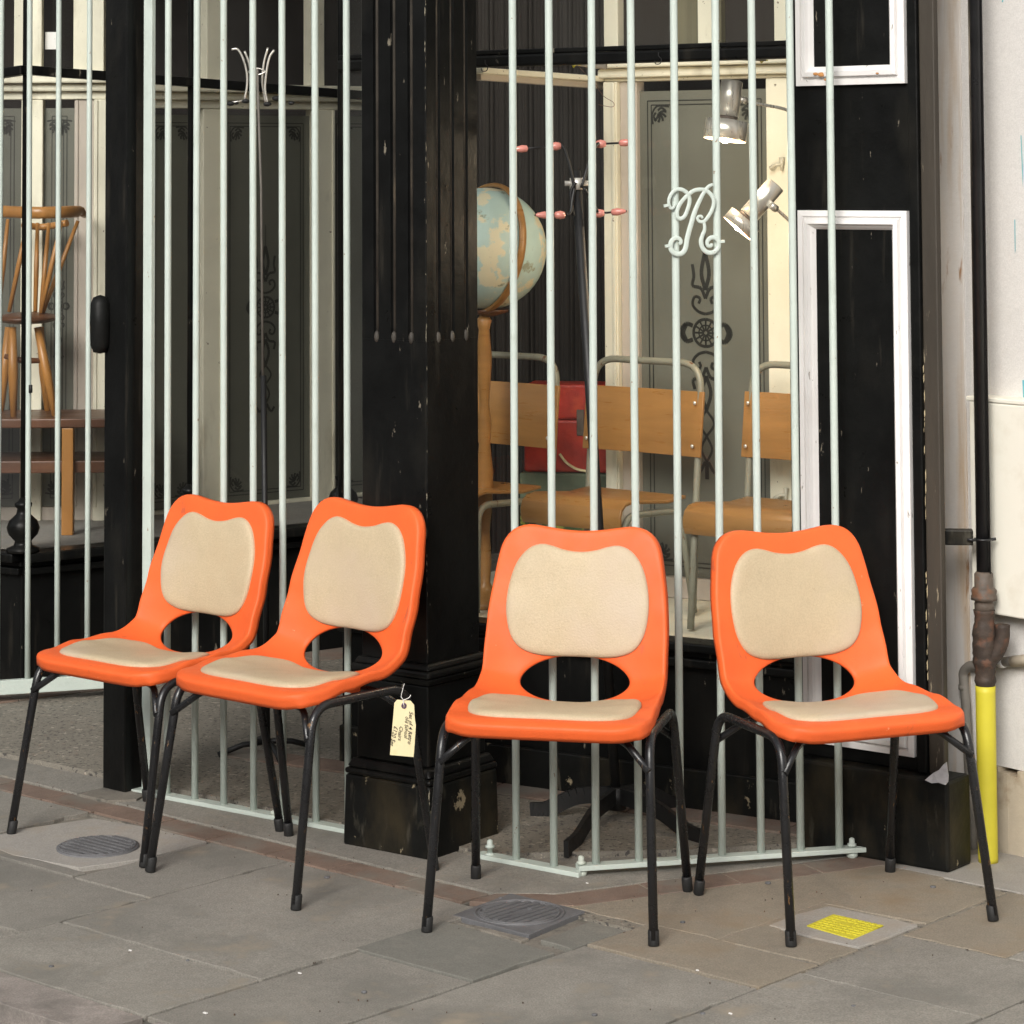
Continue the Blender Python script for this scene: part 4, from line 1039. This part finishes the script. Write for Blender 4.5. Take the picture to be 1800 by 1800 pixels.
def make_chair():
    t = thing('school_chair', 'x', 'chair', (0, 0, 0), 0, 'orange plastic school chairs in a row')
    sh = link('seat_shell', make_shell(), m_orange, t, solid=.0034)
    link('seat_pad', make_pad(.034, 1, 1, 1.15, 1.06), m_pad, t, label='beige vinyl seat pad')
    link('back_pad', make_pad(LT-.286, 1, 2, .975, 1), m_pad, t, label='beige vinyl back pad')
    for s_ in (-1, 1):
        path = arc_path([(s_*.247, .222, .012), (s_*.228, .150, .414), (s_*.228, -.150, .414), (s_*.247, -.222, .012)], .055)
        f = link('leg_frame', MB().tube(path, .0102, n=14), m_chairleg, t)
        for y_ in (.222, -.222):
            tp = Vector((s_*.247, y_, 0)); up_ = (Vector((s_*.228, y_*.676, .414))-tp).normalized()
            mb = MB(); mb.tube([tp, tp+up_*.002, tp+up_*.03, tp+up_*.034], [.0106, .0121, .0121, .0106], n=14); link('rubber_foot', mb, m_rubber, f)
    for y_, yy in ((.165, .12), (-.165, -.12)):
        path = arc_path([(-.232, y_+.006*(1 if y_ > 0 else -1), .345), (-.165, yy, .402), (.165, yy, .402), (.232, y_+.006*(1 if y_ > 0 else -1), .345)], .03)
        link('cross_brace', MB().tube(path, .008, n=10), m_chairleg, t)
    for s_ in (-1, 1):
        mb = MB(); mb.hexa([(s_*.10-.012, -.115, .395), (s_*.10+.012, -.115, .395), (s_*.10+.012, -.085, .395), (s_*.10-.012, -.085, .395),
                            (s_*.10-.02, -.13, .436), (s_*.10+.02, -.13, .436), (s_*.10+.02, -.07, .428), (s_*.10-.02, -.07, .428)])
        link('fixing_lug', mb, m_orange, t, bevel=.003)
    return t
def foot_fit(px, yaw):
    P = [G(*p) for p in px[:2]]; m_ = (P[0]+P[1])/2; a_ = R(yaw-90)
    return Vector((m_.x-.222*math.cos(a_), m_.y-.222*math.sin(a_))), a_-math.pi/2
feet = [
    ([(22, 1468), (268, 1523), (520, 1469), (269, 1421)], 'leftmost orange plastic chair with beige pads, in front of the gate post'),
    ([(297, 1525), (540, 1593), (787, 1546), (544, 1478)], 'orange chair with beige pads overlapping the leftmost one, price tag hanging from it'),
    ([(760, 1635), (1160, 1668), (1205, 1566), (831, 1538)], 'orange chair facing front beside the fluted column, nearest the square manhole cover'),
    ([(1410, 1660), (1758, 1623), (1550, 1528), (1220, 1558)], 'rightmost orange chair with beige pads, turned right by the yellow pipe sleeve')]
ADJ = [(-.012, 0, -41, .995), (-.031, -.037, -42, 1.04), (-.012, 0, -13, 1.01), (-.018, 0, 22, 1.0)]
chair0 = make_chair(); CH = []
for i, (px, lab) in enumerate(feet):
    c, yaw = foot_fit(px, ADJ[i][2]); c = (c.x+ADJ[i][0], c.y+ADJ[i][1], .0005)
    print('chair', i, c, math.degrees(yaw))
    if i == 0:
        chair0.location = c; chair0.rotation_euler = (0, 0, yaw); chair0['label'] = lab; ch = chair0
        ROOTM[chair0.name] = Matrix.Translation(Vector(c)) @ Matrix.Rotation(yaw, 4, 'Z')
    else: ch = dup(chair0, c, yaw, lab)
    ch.scale = (1, 1, ADJ[i][3]); CH.append(ch)

# ------------------------------------------------------------------ price tag hanging from the second chair
def price_tag():
    Y = 6.13
    TP = Plane((-1, Y+.02), (0, Y-.02))
    c = TP.at(709, 1240)
    t = thing('price_tag', 'buff card price tag with handwriting hanging from the second orange chair', 'price tag', tuple(c))
    q = lambda x, y: TP.at(650+x/12, 1200+y/12)
    out = [q(575, 360), q(860, 380), q(935, 470), q(950, 760), q(972, 900), q(950, 1250), q(925, 1570), q(425, 1525), q(470, 1000), q(518, 430)]
    card = link('card', MB().extr(out, (0, .0008, 0)), m_card, t)
    mb = MB(); e = q(722, 485); ring = [(e.x+.0038*math.cos(a_), e.y-.0012, e.z+.0045*math.sin(a_)) for a_ in [2*math.pi*i/20 for i in range(20)]]
    mb.tube(ring, .0022, n=6, closed=True); link('eyelet', mb, m_eyelet, t)
    f_ = Vector((0, -.003, 0))
    mb = MB(); mb.tube(catmull([q(722, 480)+f_, q(705, 400)+f_, q(715, 360)+f_, q(760, 345)+f_, q(830, 310)+f_, q(865, 262)], 6), .0010, n=6)
    mb.tube(catmull([q(715, 440)+f_, q(710, 370)+f_, q(690, 330)+f_, q(662, 290), q(700, 120), q(730, 20)], 6), .0008, n=6); link('string', mb, m_string, t)
    lines = [('Set of 4 Retro', (905, 610), (878, 1300), 1.0), ('old School', (815, 715), (790, 1180), .95), ('Chairs', (690, 925), (655, 1225), .9), ('\u00a3120 Set', (590, 925), (500, 1345), 1.1)]
    n_ = Vector((TP.n.x, TP.n.y, 0))
    for s_, a_, b_, hh in lines:
        cu = bpy.data.curves.new('t', 'FONT'); cu.body = s_; cu.size = 1; cu.resolution_u = 2; cu.shear = .25; cu.offset = .008
        ob = bpy.data.objects.new('t', cu); COL.objects.link(ob); dg = bpy.context.evaluated_depsgraph_get()
        me = bpy.data.meshes.new_from_object(ob.evaluated_get(dg)); bpy.data.objects.remove(ob)
        xs = [v.co.x for v in me.vertices]; w_ = max(xs)-min(xs)
        A = q(*a_)-n_*.0016; B = q(*b_)-n_*.0016; dx = (B-A)/w_; up_ = (-dx).cross(n_).normalized()
        if up_.x < 0: up_ = -up_
        hsc = (B-A).length/w_*hh; base = A-up_*hsc*.62
        vs = [base+dx*(v.co.x-min(xs))+up_*v.co.y*hsc+up_*(.0006*math.sin(v.co.x*3.1)) for v in me.vertices]
        mb = MB(); mb.v = vs; mb.f = [tuple(p.vertices) for p in me.polygons]; mb.sm = [False]*len(mb.f)
        link('lettering', mb, m_ink, card)
price_tag()

# ------------------------------------------------------------------ black coat stand in the lobby
def coat_stand():
    b = G(1084, 1436, FLOORZ); Y = b.y
    t = thing('coat_stand', 'black coat stand with pink tipped hooks standing between railing and window', 'coat stand', (b.x, b.y, FLOORZ))
    top = depth_pt(1012, 300, Y+.02)
    mb = MB(); mb.tube([(b.x, b.y, FLOORZ+.035), tuple(top)], .0125, n=14); link('pole', mb, m_blackmetal, t)
    hub = top.lerp(b, .02); mb = MB(); mb.tube([hub+Vector((0, 0, -.016)), hub+Vector((0, 0, .014))], .0175, n=16); mb.tube([hub+Vector((-.03, 0, 0)), hub+Vector((.03, 0, 0))], .007, n=10)
    link('chrome_collar', mb, m_chrome, t)
    for ends in (((935, 1428), (960, 1412)), ):
        pass
    zt = FLOORZ+.04
    for (u, v) in ((932, 1425), (995, 1493), (1240, 1475), (1200, 1412)):
        e = G(u, v, FLOORZ+.012); c_ = Vector((b.x, b.y, FLOORZ+.055)); mid = c_.lerp(e, .45); mid.z = FLOORZ+.050
        mb = MB(); pp = catmull([c_, mid, c_.lerp(e, .8)+Vector((0, 0, -.004)), e], 5)
        for p, q in zip(pp, pp[1:]): mb.bar(p, q, .012, .040)
        link('foot', mb, m_blackmetal, t)
    mb = MB(); mb.tube([(b.x, b.y, FLOORZ+.02), (b.x, b.y, FLOORZ+.075)], .024, n=14); link('hub', mb, m_blackmetal, t)
    sets = [([(1010, 330), (1002, 295), (992, 262), (984, 255), (970, 257)], (977, 257), (900, 263), 0), ([(1008, 380), (1003, 340), (1012, 320)], None, None, 0),
            ([(1022, 330), (1034, 290), (1046, 258), (1052, 252)], (1056, 253), (1116, 250), .05),
            ([(1010, 330), (1006, 350), (1003, 372), (996, 378)], (984, 378), (940, 378), -.03),
            ([(1026, 330), (1038, 350), (1050, 372)], (1053, 375), (1102, 371), .04)]
    for path, a_, e_, dy in sets:
        pp = catmull([depth_pt(u, v, Y+dy*i/len(path)) for i, (u, v) in enumerate(path)], 5)
        h_ = link('hook_arm', MB().tube(pp, .0042, n=8), m_blackmetal, t)
        if a_:
            A = depth_pt(*a_, Y+dy); E_ = depth_pt(*e_, Y+dy-.02); d_ = (E_-A)
            link('hook_rod', MB().tube([A, E_], .0028, n=8), m_blackmetal, t)
            mb = MB(); dn = d_.normalized()
            mb.tube([A-dn*.014, A-dn*.012, A, A+dn*.012, A+dn*.015], [.002, .0085, .0115, .0080, .002], n=12)
            mb.tube([E_-dn*.042, E_-dn*.038, E_-dn*.025, E_-dn*.008, E_], [.002, .0085, .0100, .0060, .0015], n=12); link('pink_bead', mb, m_pink, t)
coat_stand()
def chrome_stand():
    b = G(470, 1325, FLOORZ); Y = b.y
    t = thing('coat_stand', 'slim chrome coat stand with curved prongs and black balls in the left lobby', 'coat stand', (b.x, b.y, FLOORZ))
    p = lambda u, v, dy=0: depth_pt(u, v, Y+dy)
    mb = MB(); mb.tube([p(462, 660), p(459, 330), p(452, 120)], [.0036, .0036, .0036], n=10); link('upper_pole', mb, m_greypipe, t)
    mb = MB(); mb.tube([(b.x, b.y, FLOORZ+.02), tuple(p(463, 660))], .0085, n=12); link('lower_pole', mb, m_blackmetal, t)
    prongs = [([(407, 87), (418, 87), (428, 105), (434, 130), (434, 152), (430, 175)], -.04), ([(430, 90), (437, 108), (441, 130), (443, 150)], .04),
              ([(482, 88), (474, 100), (469, 122), (466, 150), (467, 165), (470, 180)], -.03), ([(471, 84), (464, 110), (461, 140), (463, 160), (467, 180)], .05)]
    for pts, dy in prongs:
        link('prong', MB().tube(catmull([p(u, v, dy) for u, v in pts], 5), .0032, n=8), m_chrome, t)
    for (u, v, dy, s_) in ((432, 178, -.04, .009), (405, 182, -.05, .009), (470, 183, -.03, .009), (486, 173, .05, .010), (512, 181, .03, .007), (415, 181, -.045, .006)):
        mb = MB(); mb.ellipsoid(p(u, v, dy), (s_*1.3, s_, s_*.75), 12, 8); link('black_ball', mb, m_rubber, t)
    link('prong', MB().tube([p(408, 180, -.05), p(428, 177, -.04)], .003, n=8), m_chrome, t)
    mb = MB()
    ring = [p(437, 126), p(450, 132), p(466, 126), p(452, 120)]; mb.tube(catmull(ring, 5, closed=True), .0022, n=6, closed=True); link('ring', mb, m_chrome, t)
    for an in (20, 110, 200, 290):
        e = Vector((b.x+.14*math.cos(R(an)), b.y+.14*math.sin(R(an)), FLOORZ+.008)); mb = MB(); mb.tube([(b.x, b.y, FLOORZ+.035), (b.x+.07*math.cos(R(an)), b.y+.07*math.sin(R(an)), FLOORZ+.030), tuple(e)], .008, n=8); link('foot', mb, m_blackmetal, t)
chrome_stand()

# ------------------------------------------------------------------ inside the right window
def globe():
    c = depth_pt(854, 437, 7.50); r_ = .170
    t = thing('globe', 'large pale blue terrestrial globe in a wooden ring on a turned stand', 'globe', (c.x, c.y, SILL))
    mb = MB(); mb.ellipsoid(c, (r_, r_, r_), 40, 24); link('ball', mb, m_globe, t)
    # meridian ring: its plane turned towards the street and tipped
    ang = R(-56); tip = R(8)
    ux = Vector((math.cos(ang), math.sin(ang), 0)); uz = Vector((0, 0, 1)); uz = (uz*math.cos(tip)+ux*math.sin(tip)*0+Vector((math.sin(tip), 0, 0))).normalized()
    pts = [c+ux*(.179*math.cos(a_))+uz*(.179*math.sin(a_)) for a_ in [2*math.pi*i/60 for i in range(60)]]
    nrm = ux.cross(uz).normalized(); mb = MB(); mb.tube(pts, .0065, n=8, closed=True, flat=1.9, up=nrm); link('meridian_ring', mb, m_ply, t)
    mb = MB(); eq = [c+Vector((1.004*r_*math.cos(a_), 1.004*r_*math.sin(a_), .02)) for a_ in [2*math.pi*i/60 for i in range(60)]]
    zb = c.z-.185
    mb = MB(); mb.lathe([(.10, 0), (.10, .015), (.03, .03), (.014, .06), (.018, .12), (.013, .20), (.021, .28), (.024, .36), (.016, .44), (.020, .50), (.013, .55), (.017, .60), (.022, .68), (.015, zb-SILL-.04), (.022, zb-SILL-.015), (.012, zb-SILL)], (c.x-.006, c.y, SILL), n=16)
    link('turned_stand', mb, m_ply, t)
    mb = MB(); mb.lathe([(.012, 0), (.05, .012), (.055, .02)], (c.x+.01, c.y, zb-.004), n=16); link('cup', mb, m_darkwood, t)
globe()
def kid_chair(lab, loc, yaw, first=[None]):
    if first[0]: return dup(first[0], loc, yaw, lab)
    t = thing('plywood_chair', lab, 'chair', (0, 0, 0), 0, 'plywood school chairs in the window')
    def fr(s_):   # side frame: front leg, seat rail, up into the back hoop
        return [(s_*.165, .155, .006), (s_*.158, .140, .292), (s_*.158, -.10, .284), (s_*.165, -.150, .006)]
    for s_ in (-1, 1): link('side_frame', MB().tube(arc_path(fr(s_), .05), .0095, n=10), m_tube, t)
    hoop = arc_path([(-.188, -.115, .02), (-.188, -.130, .27), (-.188, -.165, .675), (.188, -.165, .675), (.188, -.130, .27), (.188, -.115, .02)], .075)
    link('back_hoop', MB().tube(hoop, .0098, n=10), m_tube, t)
    # seat: sheet of ply with rolled front
    mb = MB(); pr = [(.168, .252), (.176, .270), (.177, .292), (.170, .312), (.152, .326), (.12, .331), (.05, .325), (-.03, .318), (-.11, .324)]
    th_ = .008
    for i in range(len(pr)-1):
        (y0, z0), (y1, z1) = pr[i], pr[i+1]; w0 = .172 if i > 1 else .168
        mb.quad((-w0, y0, z0), (w0, y0, z0), (w0, y1, z1), (-w0, y1, z1), smooth=True)
    mb2 = MB(); n_ = len(pr)
    for x_ in (-.172, .172):
        for y, z in pr: mb2.v.append(Vector((x_, y, z)))
    for i in range(n_-1): mb2.f.append((i, n_+i, n_+i+1, i+1)); mb2.sm.append(True)
    link('seat', mb2, m_ply, t, solid=-.009, bevel=.002)
    mb = MB(); m2 = 8; v_ = []
    for z_ in (.425, .60):
        for i in range(m2+1):
            x_ = -.205+.41*i/m2; v_.append(Vector((x_, -.128-.02*(z_-.425)/.175-.012*(1-(x_/.205)**2), z_)))
    mb.v = v_
    for i in range(m2): mb.f.append((i, i+1, m2+1+i+1, m2+1+i)); mb.sm.append(True)
    link('back_panel', mb, m_ply, t, solid=-.008, bevel=.0015)
    mb = MB()
    for x_ in (-.185, .185):
        for z_ in (.455, .57): mb.ellipsoid((x_, -.1175-.02*(z_-.425)/.175, z_), (.0055, .003, .0055), 8, 6)
    link('screws', mb, m_chrome, t)
    t.location = loc; t.rotation_euler = (0, 0, yaw); ROOTM[t.name] = Matrix.Translation(Vector(loc)) @ Matrix.Rotation(yaw, 4, 'Z')
    first[0] = t; return t
def kc(panel_uv, Y, yaw):
    # place so that the back panel centre is where the photo shows it
    c = depth_pt(*panel_uv, Y); off = Matrix.Rotation(yaw, 3, 'Z') @ Vector((0, -.145, 0))
    return (c.x-off.x, c.y-off.y, SILL-.001)
YW = R(-41)-math.pi+math.pi   # seats face the street, turned to the left
YW = R(180-41)
kid_chair('middle plywood school chair in the window, beside the red case', kc((1131, 738), 7.42, YW), YW)
kid_chair('plywood school chair in the window cut off by the pilaster', kc((1418, 755), 7.17, YW), YW)
kid_chair('plywood school chair in the window half hidden by the fluted column', kc((884, 715), 7.66, YW), YW)
def cases():
    a_ = depth_pt(928, 830, 7.86); b_ = depth_pt(1070, 830, 7.86); ctr_ = (a_+b_)/2
    t = thing('red_case', 'red leatherette case with metal clasps on top of the green case', 'suitcase', (ctr_.x, ctr_.y, a_.z))
    w_ = (b_.x-a_.x)/2+.01; z0 = a_.z; z1 = depth_pt(1000, 675, 7.86).z; zm = z0+(z1-z0)*.60
    d = Vector((math.cos(R(-12)), math.sin(R(-12)))); n_ = Vector((-d.y, d.x)); c2 = Vector((ctr_.x, ctr_.y))+n_*.05
    link('body', MB().obox(c2, d*w_, n_*.07, z0, zm-.001), m_red, t, bevel=.008)
    link('lid', MB().obox(c2, d*w_, n_*.07, zm+.001, z1), m_red, t, bevel=.008)
    for u in (952, 1029):
        p = depth_pt(u, 750, 7.86); q = c2+d*((p.x-c2.x)/d.x)-n_*.072
        link('clasp', MB().obox(q, d*.011, n_*.004, zm-.045, zm+.03), m_joint, t, bevel=.002)
    q = c2-n_*.078; mb = MB(); mb.tube(catmull([(q.x+d.x*x_, q.y+d.y*x_, z_) for x_, z_ in ((-.02, z0+.055), (.0, z0+.03), (.03, z0+.012), (.06, z0+.006))], 5), .004, n=6); link('handle', mb, m_card, t)
    z2_ = z0
    t = thing('green_case', 'grey green case with yellow pattern under the red case', 'suitcase', (ctr_.x, ctr_.y, SILL))
    zq = SILL+(z0-SILL)*.62
    link('lid', MB().obox(c2, d*(w_+.012), n_*.08, zq+.001, z0-.001), m_greengrey, t, bevel=.006)
    link('body', MB().obox(c2, d*(w_+.012), n_*.08, SILL, zq-.001), m_green, t, bevel=.006)
cases()
def spot(lab, body_a, body_b, shade_a, shade_b, Y, rb, rs, stem, opening_tilt):
    """chrome can lamp: narrow barrel from a to b, wider shade from shade_a to the mouth shade_b"""
    A = depth_pt(*body_a, Y); B = depth_pt(*shade_b, Y-opening_tilt); d = (B-A).normalized(); ln = (B-A).length
    t = thing('spot_lamp', lab, 'lamp', tuple(A), group='chrome spot lamps')
    Bm = depth_pt(*body_b, Y).y; f1 = (Vector(body_b)-Vector(body_a)).length/(Vector(shade_b)-Vector(body_a)).length*ln; f2 = (Vector(shade_a)-Vector(body_a)).length/(Vector(shade_b)-Vector(body_a)).length*ln
    mb = MB(); mb.tube([A, A+d*.002, A+d*f1], [rb*.9, rb, rb], n=28); link('barrel', mb, m_chrome, t)
    mb = MB(); mb.tube([A+d*f1, A+d*f2], [rb*.93, rb*.93], n=28); link('collar', mb, m_joint, t)
    mb = MB(); mb.tube([A+d*f2, A+d*(f2+.001), A+d*ln], [rb, rs, rs], n=32, caps=False); sh = link('shade', mb, m_chrome, t, solid=.0012)
    mb = MB(); mb.tube([A+d*(f2+.003), A+d*(f2+.005), A+d*(ln-.001)], [.004, rs*.93, rs*.965], n=32, caps=False); link('shade_lining', mb, m_warm, t)
    mb = MB(); e = A+d*(ln-.012); mb.ellipsoid(e, (rs*.36, rs*.36, rs*.36), 16, 10); link('bulb', mb, m_bulb, t)
    pts = [depth_pt(u, v, Y+dy) for u, v, dy in stem]
    link('stem', MB().tube(catmull(pts, 4), .0042, n=8), m_chrome, t)
    mb = MB(); mb.tube([pts[0]-(pts[1]-pts[0]).normalized()*.006, pts[0]+(pts[1]-pts[0]).normalized()*.016], .0095, n=12); link('knuckle', mb, m_chrome, t)
    ld = bpy.data.lights.new('lamp_light', 'POINT'); ld.energy = 3.2; ld.color = (1, .82, .58); ld.shadow_soft_size = .015
    lo = bpy.data.objects.new('lamp_light', ld); COL.objects.link(lo); lo.parent = t; lo.location = (B+d*.035)-A
spot('upper chrome spot lamp with glowing bulb, pointing down', (1287, 142), (1282, 205), (1281, 212), (1274, 246), 7.00, .0285, .056, [(1303, 175, 0), (1330, 182, .01), (1372, 190, .02), (1400, 200, .03)], .012)
spot('lower chrome spot lamp tilted to the left', (1364, 324), (1322, 385), (1318, 390), (1296, 402), 6.98, .026, .047, [(1357, 362, -.02), (1370, 372, -.01), (1398, 398, .02)], .004)
# shadows of lamp arm: short grey bracket behind lower lamp
def windsor():
    Y = 8.98
    z0 = depth_pt(60, 735, Y).z
    c = depth_pt(62, 560, Y)
    t = thing('spindle_chair', 'small orange pine spindle back chair standing on the dark wood table', 'chair', (c.x, c.y, z0))
    p = lambda u, v, dy=0: depth_pt(u, v, Y+dy)
    crest = catmull([p(-25, 372, .10), p(10, 372, .02), p(60, 374, -.05), p(105, 373, -.02), p(138, 372, .08), p(146, 376, .20)], 6)
    mb = MB(); mb.tube(crest, .020, n=12, flat=.6, up=(0, 1, 0)); link('crest_rail', mb, m_pine, t)
    mb = MB(); mb.tube(catmull([p(40, 395, .16), p(75, 399, .2), p(118, 392, .16)], 5), .012, n=10); link('back_rail', mb, m_pine, t)
    for (a_, b_, dy) in (((14, 385), (-2, 545), .0), ((48, 392), (16, 548), -.02), ((66, 392), (62, 548), .12), ((86, 392), (72, 548), .14), ((108, 390), (72, 550), .0), ((137, 388), (74, 552), .05)):
        mb = MB(); mb.tube([p(*a_, dy), p((a_[0]+b_[0])/2, (a_[1]+b_[1])/2, dy*.8), p(*b_, dy*.5)], [.006, .0085, .007], n=10); link('spindle', mb, m_pine, t)
    mb = MB(); q = p(45, 560); mb.ellipsoid((q.x, q.y+.03, q.z), (.105, .13, .020), 24, 10); link('seat', mb, m_darkwood, t)
    for (a_, b_, dy) in (((66, 575), (98, 738), .0), ((22, 575), (24, 738), -.03), ((70, 575), (85, 735), .2), ((15, 575), (0, 737), .18)):
        mb = MB(); mb.tube([p(*a_, dy), p((a_[0]+b_[0])/2, (a_[1]+b_[1])/2, dy), p(*b_, dy)], [.012, .017, .010], n=12); link('leg', mb, m_pine, t)
    mb = MB(); mb.tube([p(8, 626, 0), p(40, 634, 0), p(76, 634, 0)], [.008, .011, .008], n=10); link('stretcher', mb, m_darkwood, t)
windsor()
def table():
    Y = 9.0; z1 = depth_pt(60, 735, Y-.1).z; z0 = LS-.004
    a_ = depth_pt(-140, 735, Y-.13); b_ = depth_pt(236, 735, Y-.13)
    t = thing('side_table', 'dark red wood table with lower shelf behind the gate', 'table', ((a_.x+b_.x)/2, Y, z0))
    link('tabletop', MB().box((a_.x, Y-.13, z1-.030), (b_.x, Y+.22, z1)), m_darkwood, t, bevel=.004)
    link('shelf', MB().box((a_.x+.02, Y-.10, z0+.20), (b_.x-.02, Y+.20, z0+.24)), m_darkwood, t, bevel=.004)
    for u in (-130, 120, 232):
        q = depth_pt(u, 800, Y-.11); link('leg', MB().box((q.x-.019, Y-.128, z0), (q.x+.019, Y-.09, z1-.031)), m_pine if u == 120 else m_darkwood, t, bevel=.003)
    link('leg', MB().box((a_.x+.01, Y+.16, z0), (a_.x+.05, Y+.20, z1-.031)), m_darkwood, t)
    link('leg', MB().box((b_.x-.05, Y+.16, z0), (b_.x-.01, Y+.20, z1-.031)), m_darkwood, t)
table()

# ------------------------------------------------------------------ street litter: paint flecks and a pebble on the paving
lit = MB()
for (u, v, s_) in ((229, 1670, .0035), (527, 1710, .004), (361, 1780, .005), (1032, 1552, .003), (1226, 1705, .003), (1284, 1781, .0035), (143, 1505, .002)):
    p = G(u, v, .003); lit.obox((p.x, p.y), eA*s_, eB*s_*.45, .0015, .0035)
gum = MB()
for (u, v, r__) in ((575, 1543, .008), (880, 1580, .005), (1200, 1622, .006), (1235, 1783, .006), (250, 1345, .006), (1350, 1553, .007), (1045, 1785, .006), (640, 1745, .006), (90, 1700, .006), (1640, 1560, .007), (330, 1690, .004), (1500, 1770, .005)):
    p = G(u, v, 0); gum.lathe([(r__, 0.0), (r__*.9, .0033), (r__*.5, .0040)], (p.x, p.y, 0), n=9)
link('gum_spots', gum, m_iron, pave, kind='stuff')
gr_ = MB()
for i in range(170):
    a_ = random.uniform(-5.9, -2.7); b_ = random.choice([random.uniform(3.5, 5.3), 4.42+random.uniform(-.03, .03), 4.54+random.uniform(-.02, .03)]) if a_ < -4.15 else random.uniform(3.5, 5.3)
    q = AB(a_, b_); s_ = random.uniform(.0005, .0014); gr_.obox((q.x, q.y), Vector((s_, s_*random.uniform(-.5, .5))), Vector((-s_*.3, s_*.7)), 0, .0022+s_)
link('grit', gr_, m_joint, pave, kind='stuff')
o = link('pavement_flecks', lit, m_white, kind='stuff'); o['label'] = 'tiny white chips of litter scattered on the paving'; o['category'] = 'litter'
# ------------------------------------------------------------------ opposite side of the street (seen only in reflections)
opp = thing('opposite_terrace', 'brick terrace across the street, seen only as reflection', 'building', (0, -8, 0))
P_ = Plane(AB(-20, -8.5), AB(20, -8.5))
link('brick_wall', MB().pbox(P_, 0, 40, -.13, 4.2, -.3, 0), m_opp, opp)
mb = MB()
for i in range(14):
    for z_ in (.9, 3.8): mb.pbox(P_, 1+i*2.8, 2.1+i*2.8, z_, z_+1.7, .001, .02)
o = link('windows', mb, m_oppw, opp); o['kind'] = 'stuff'
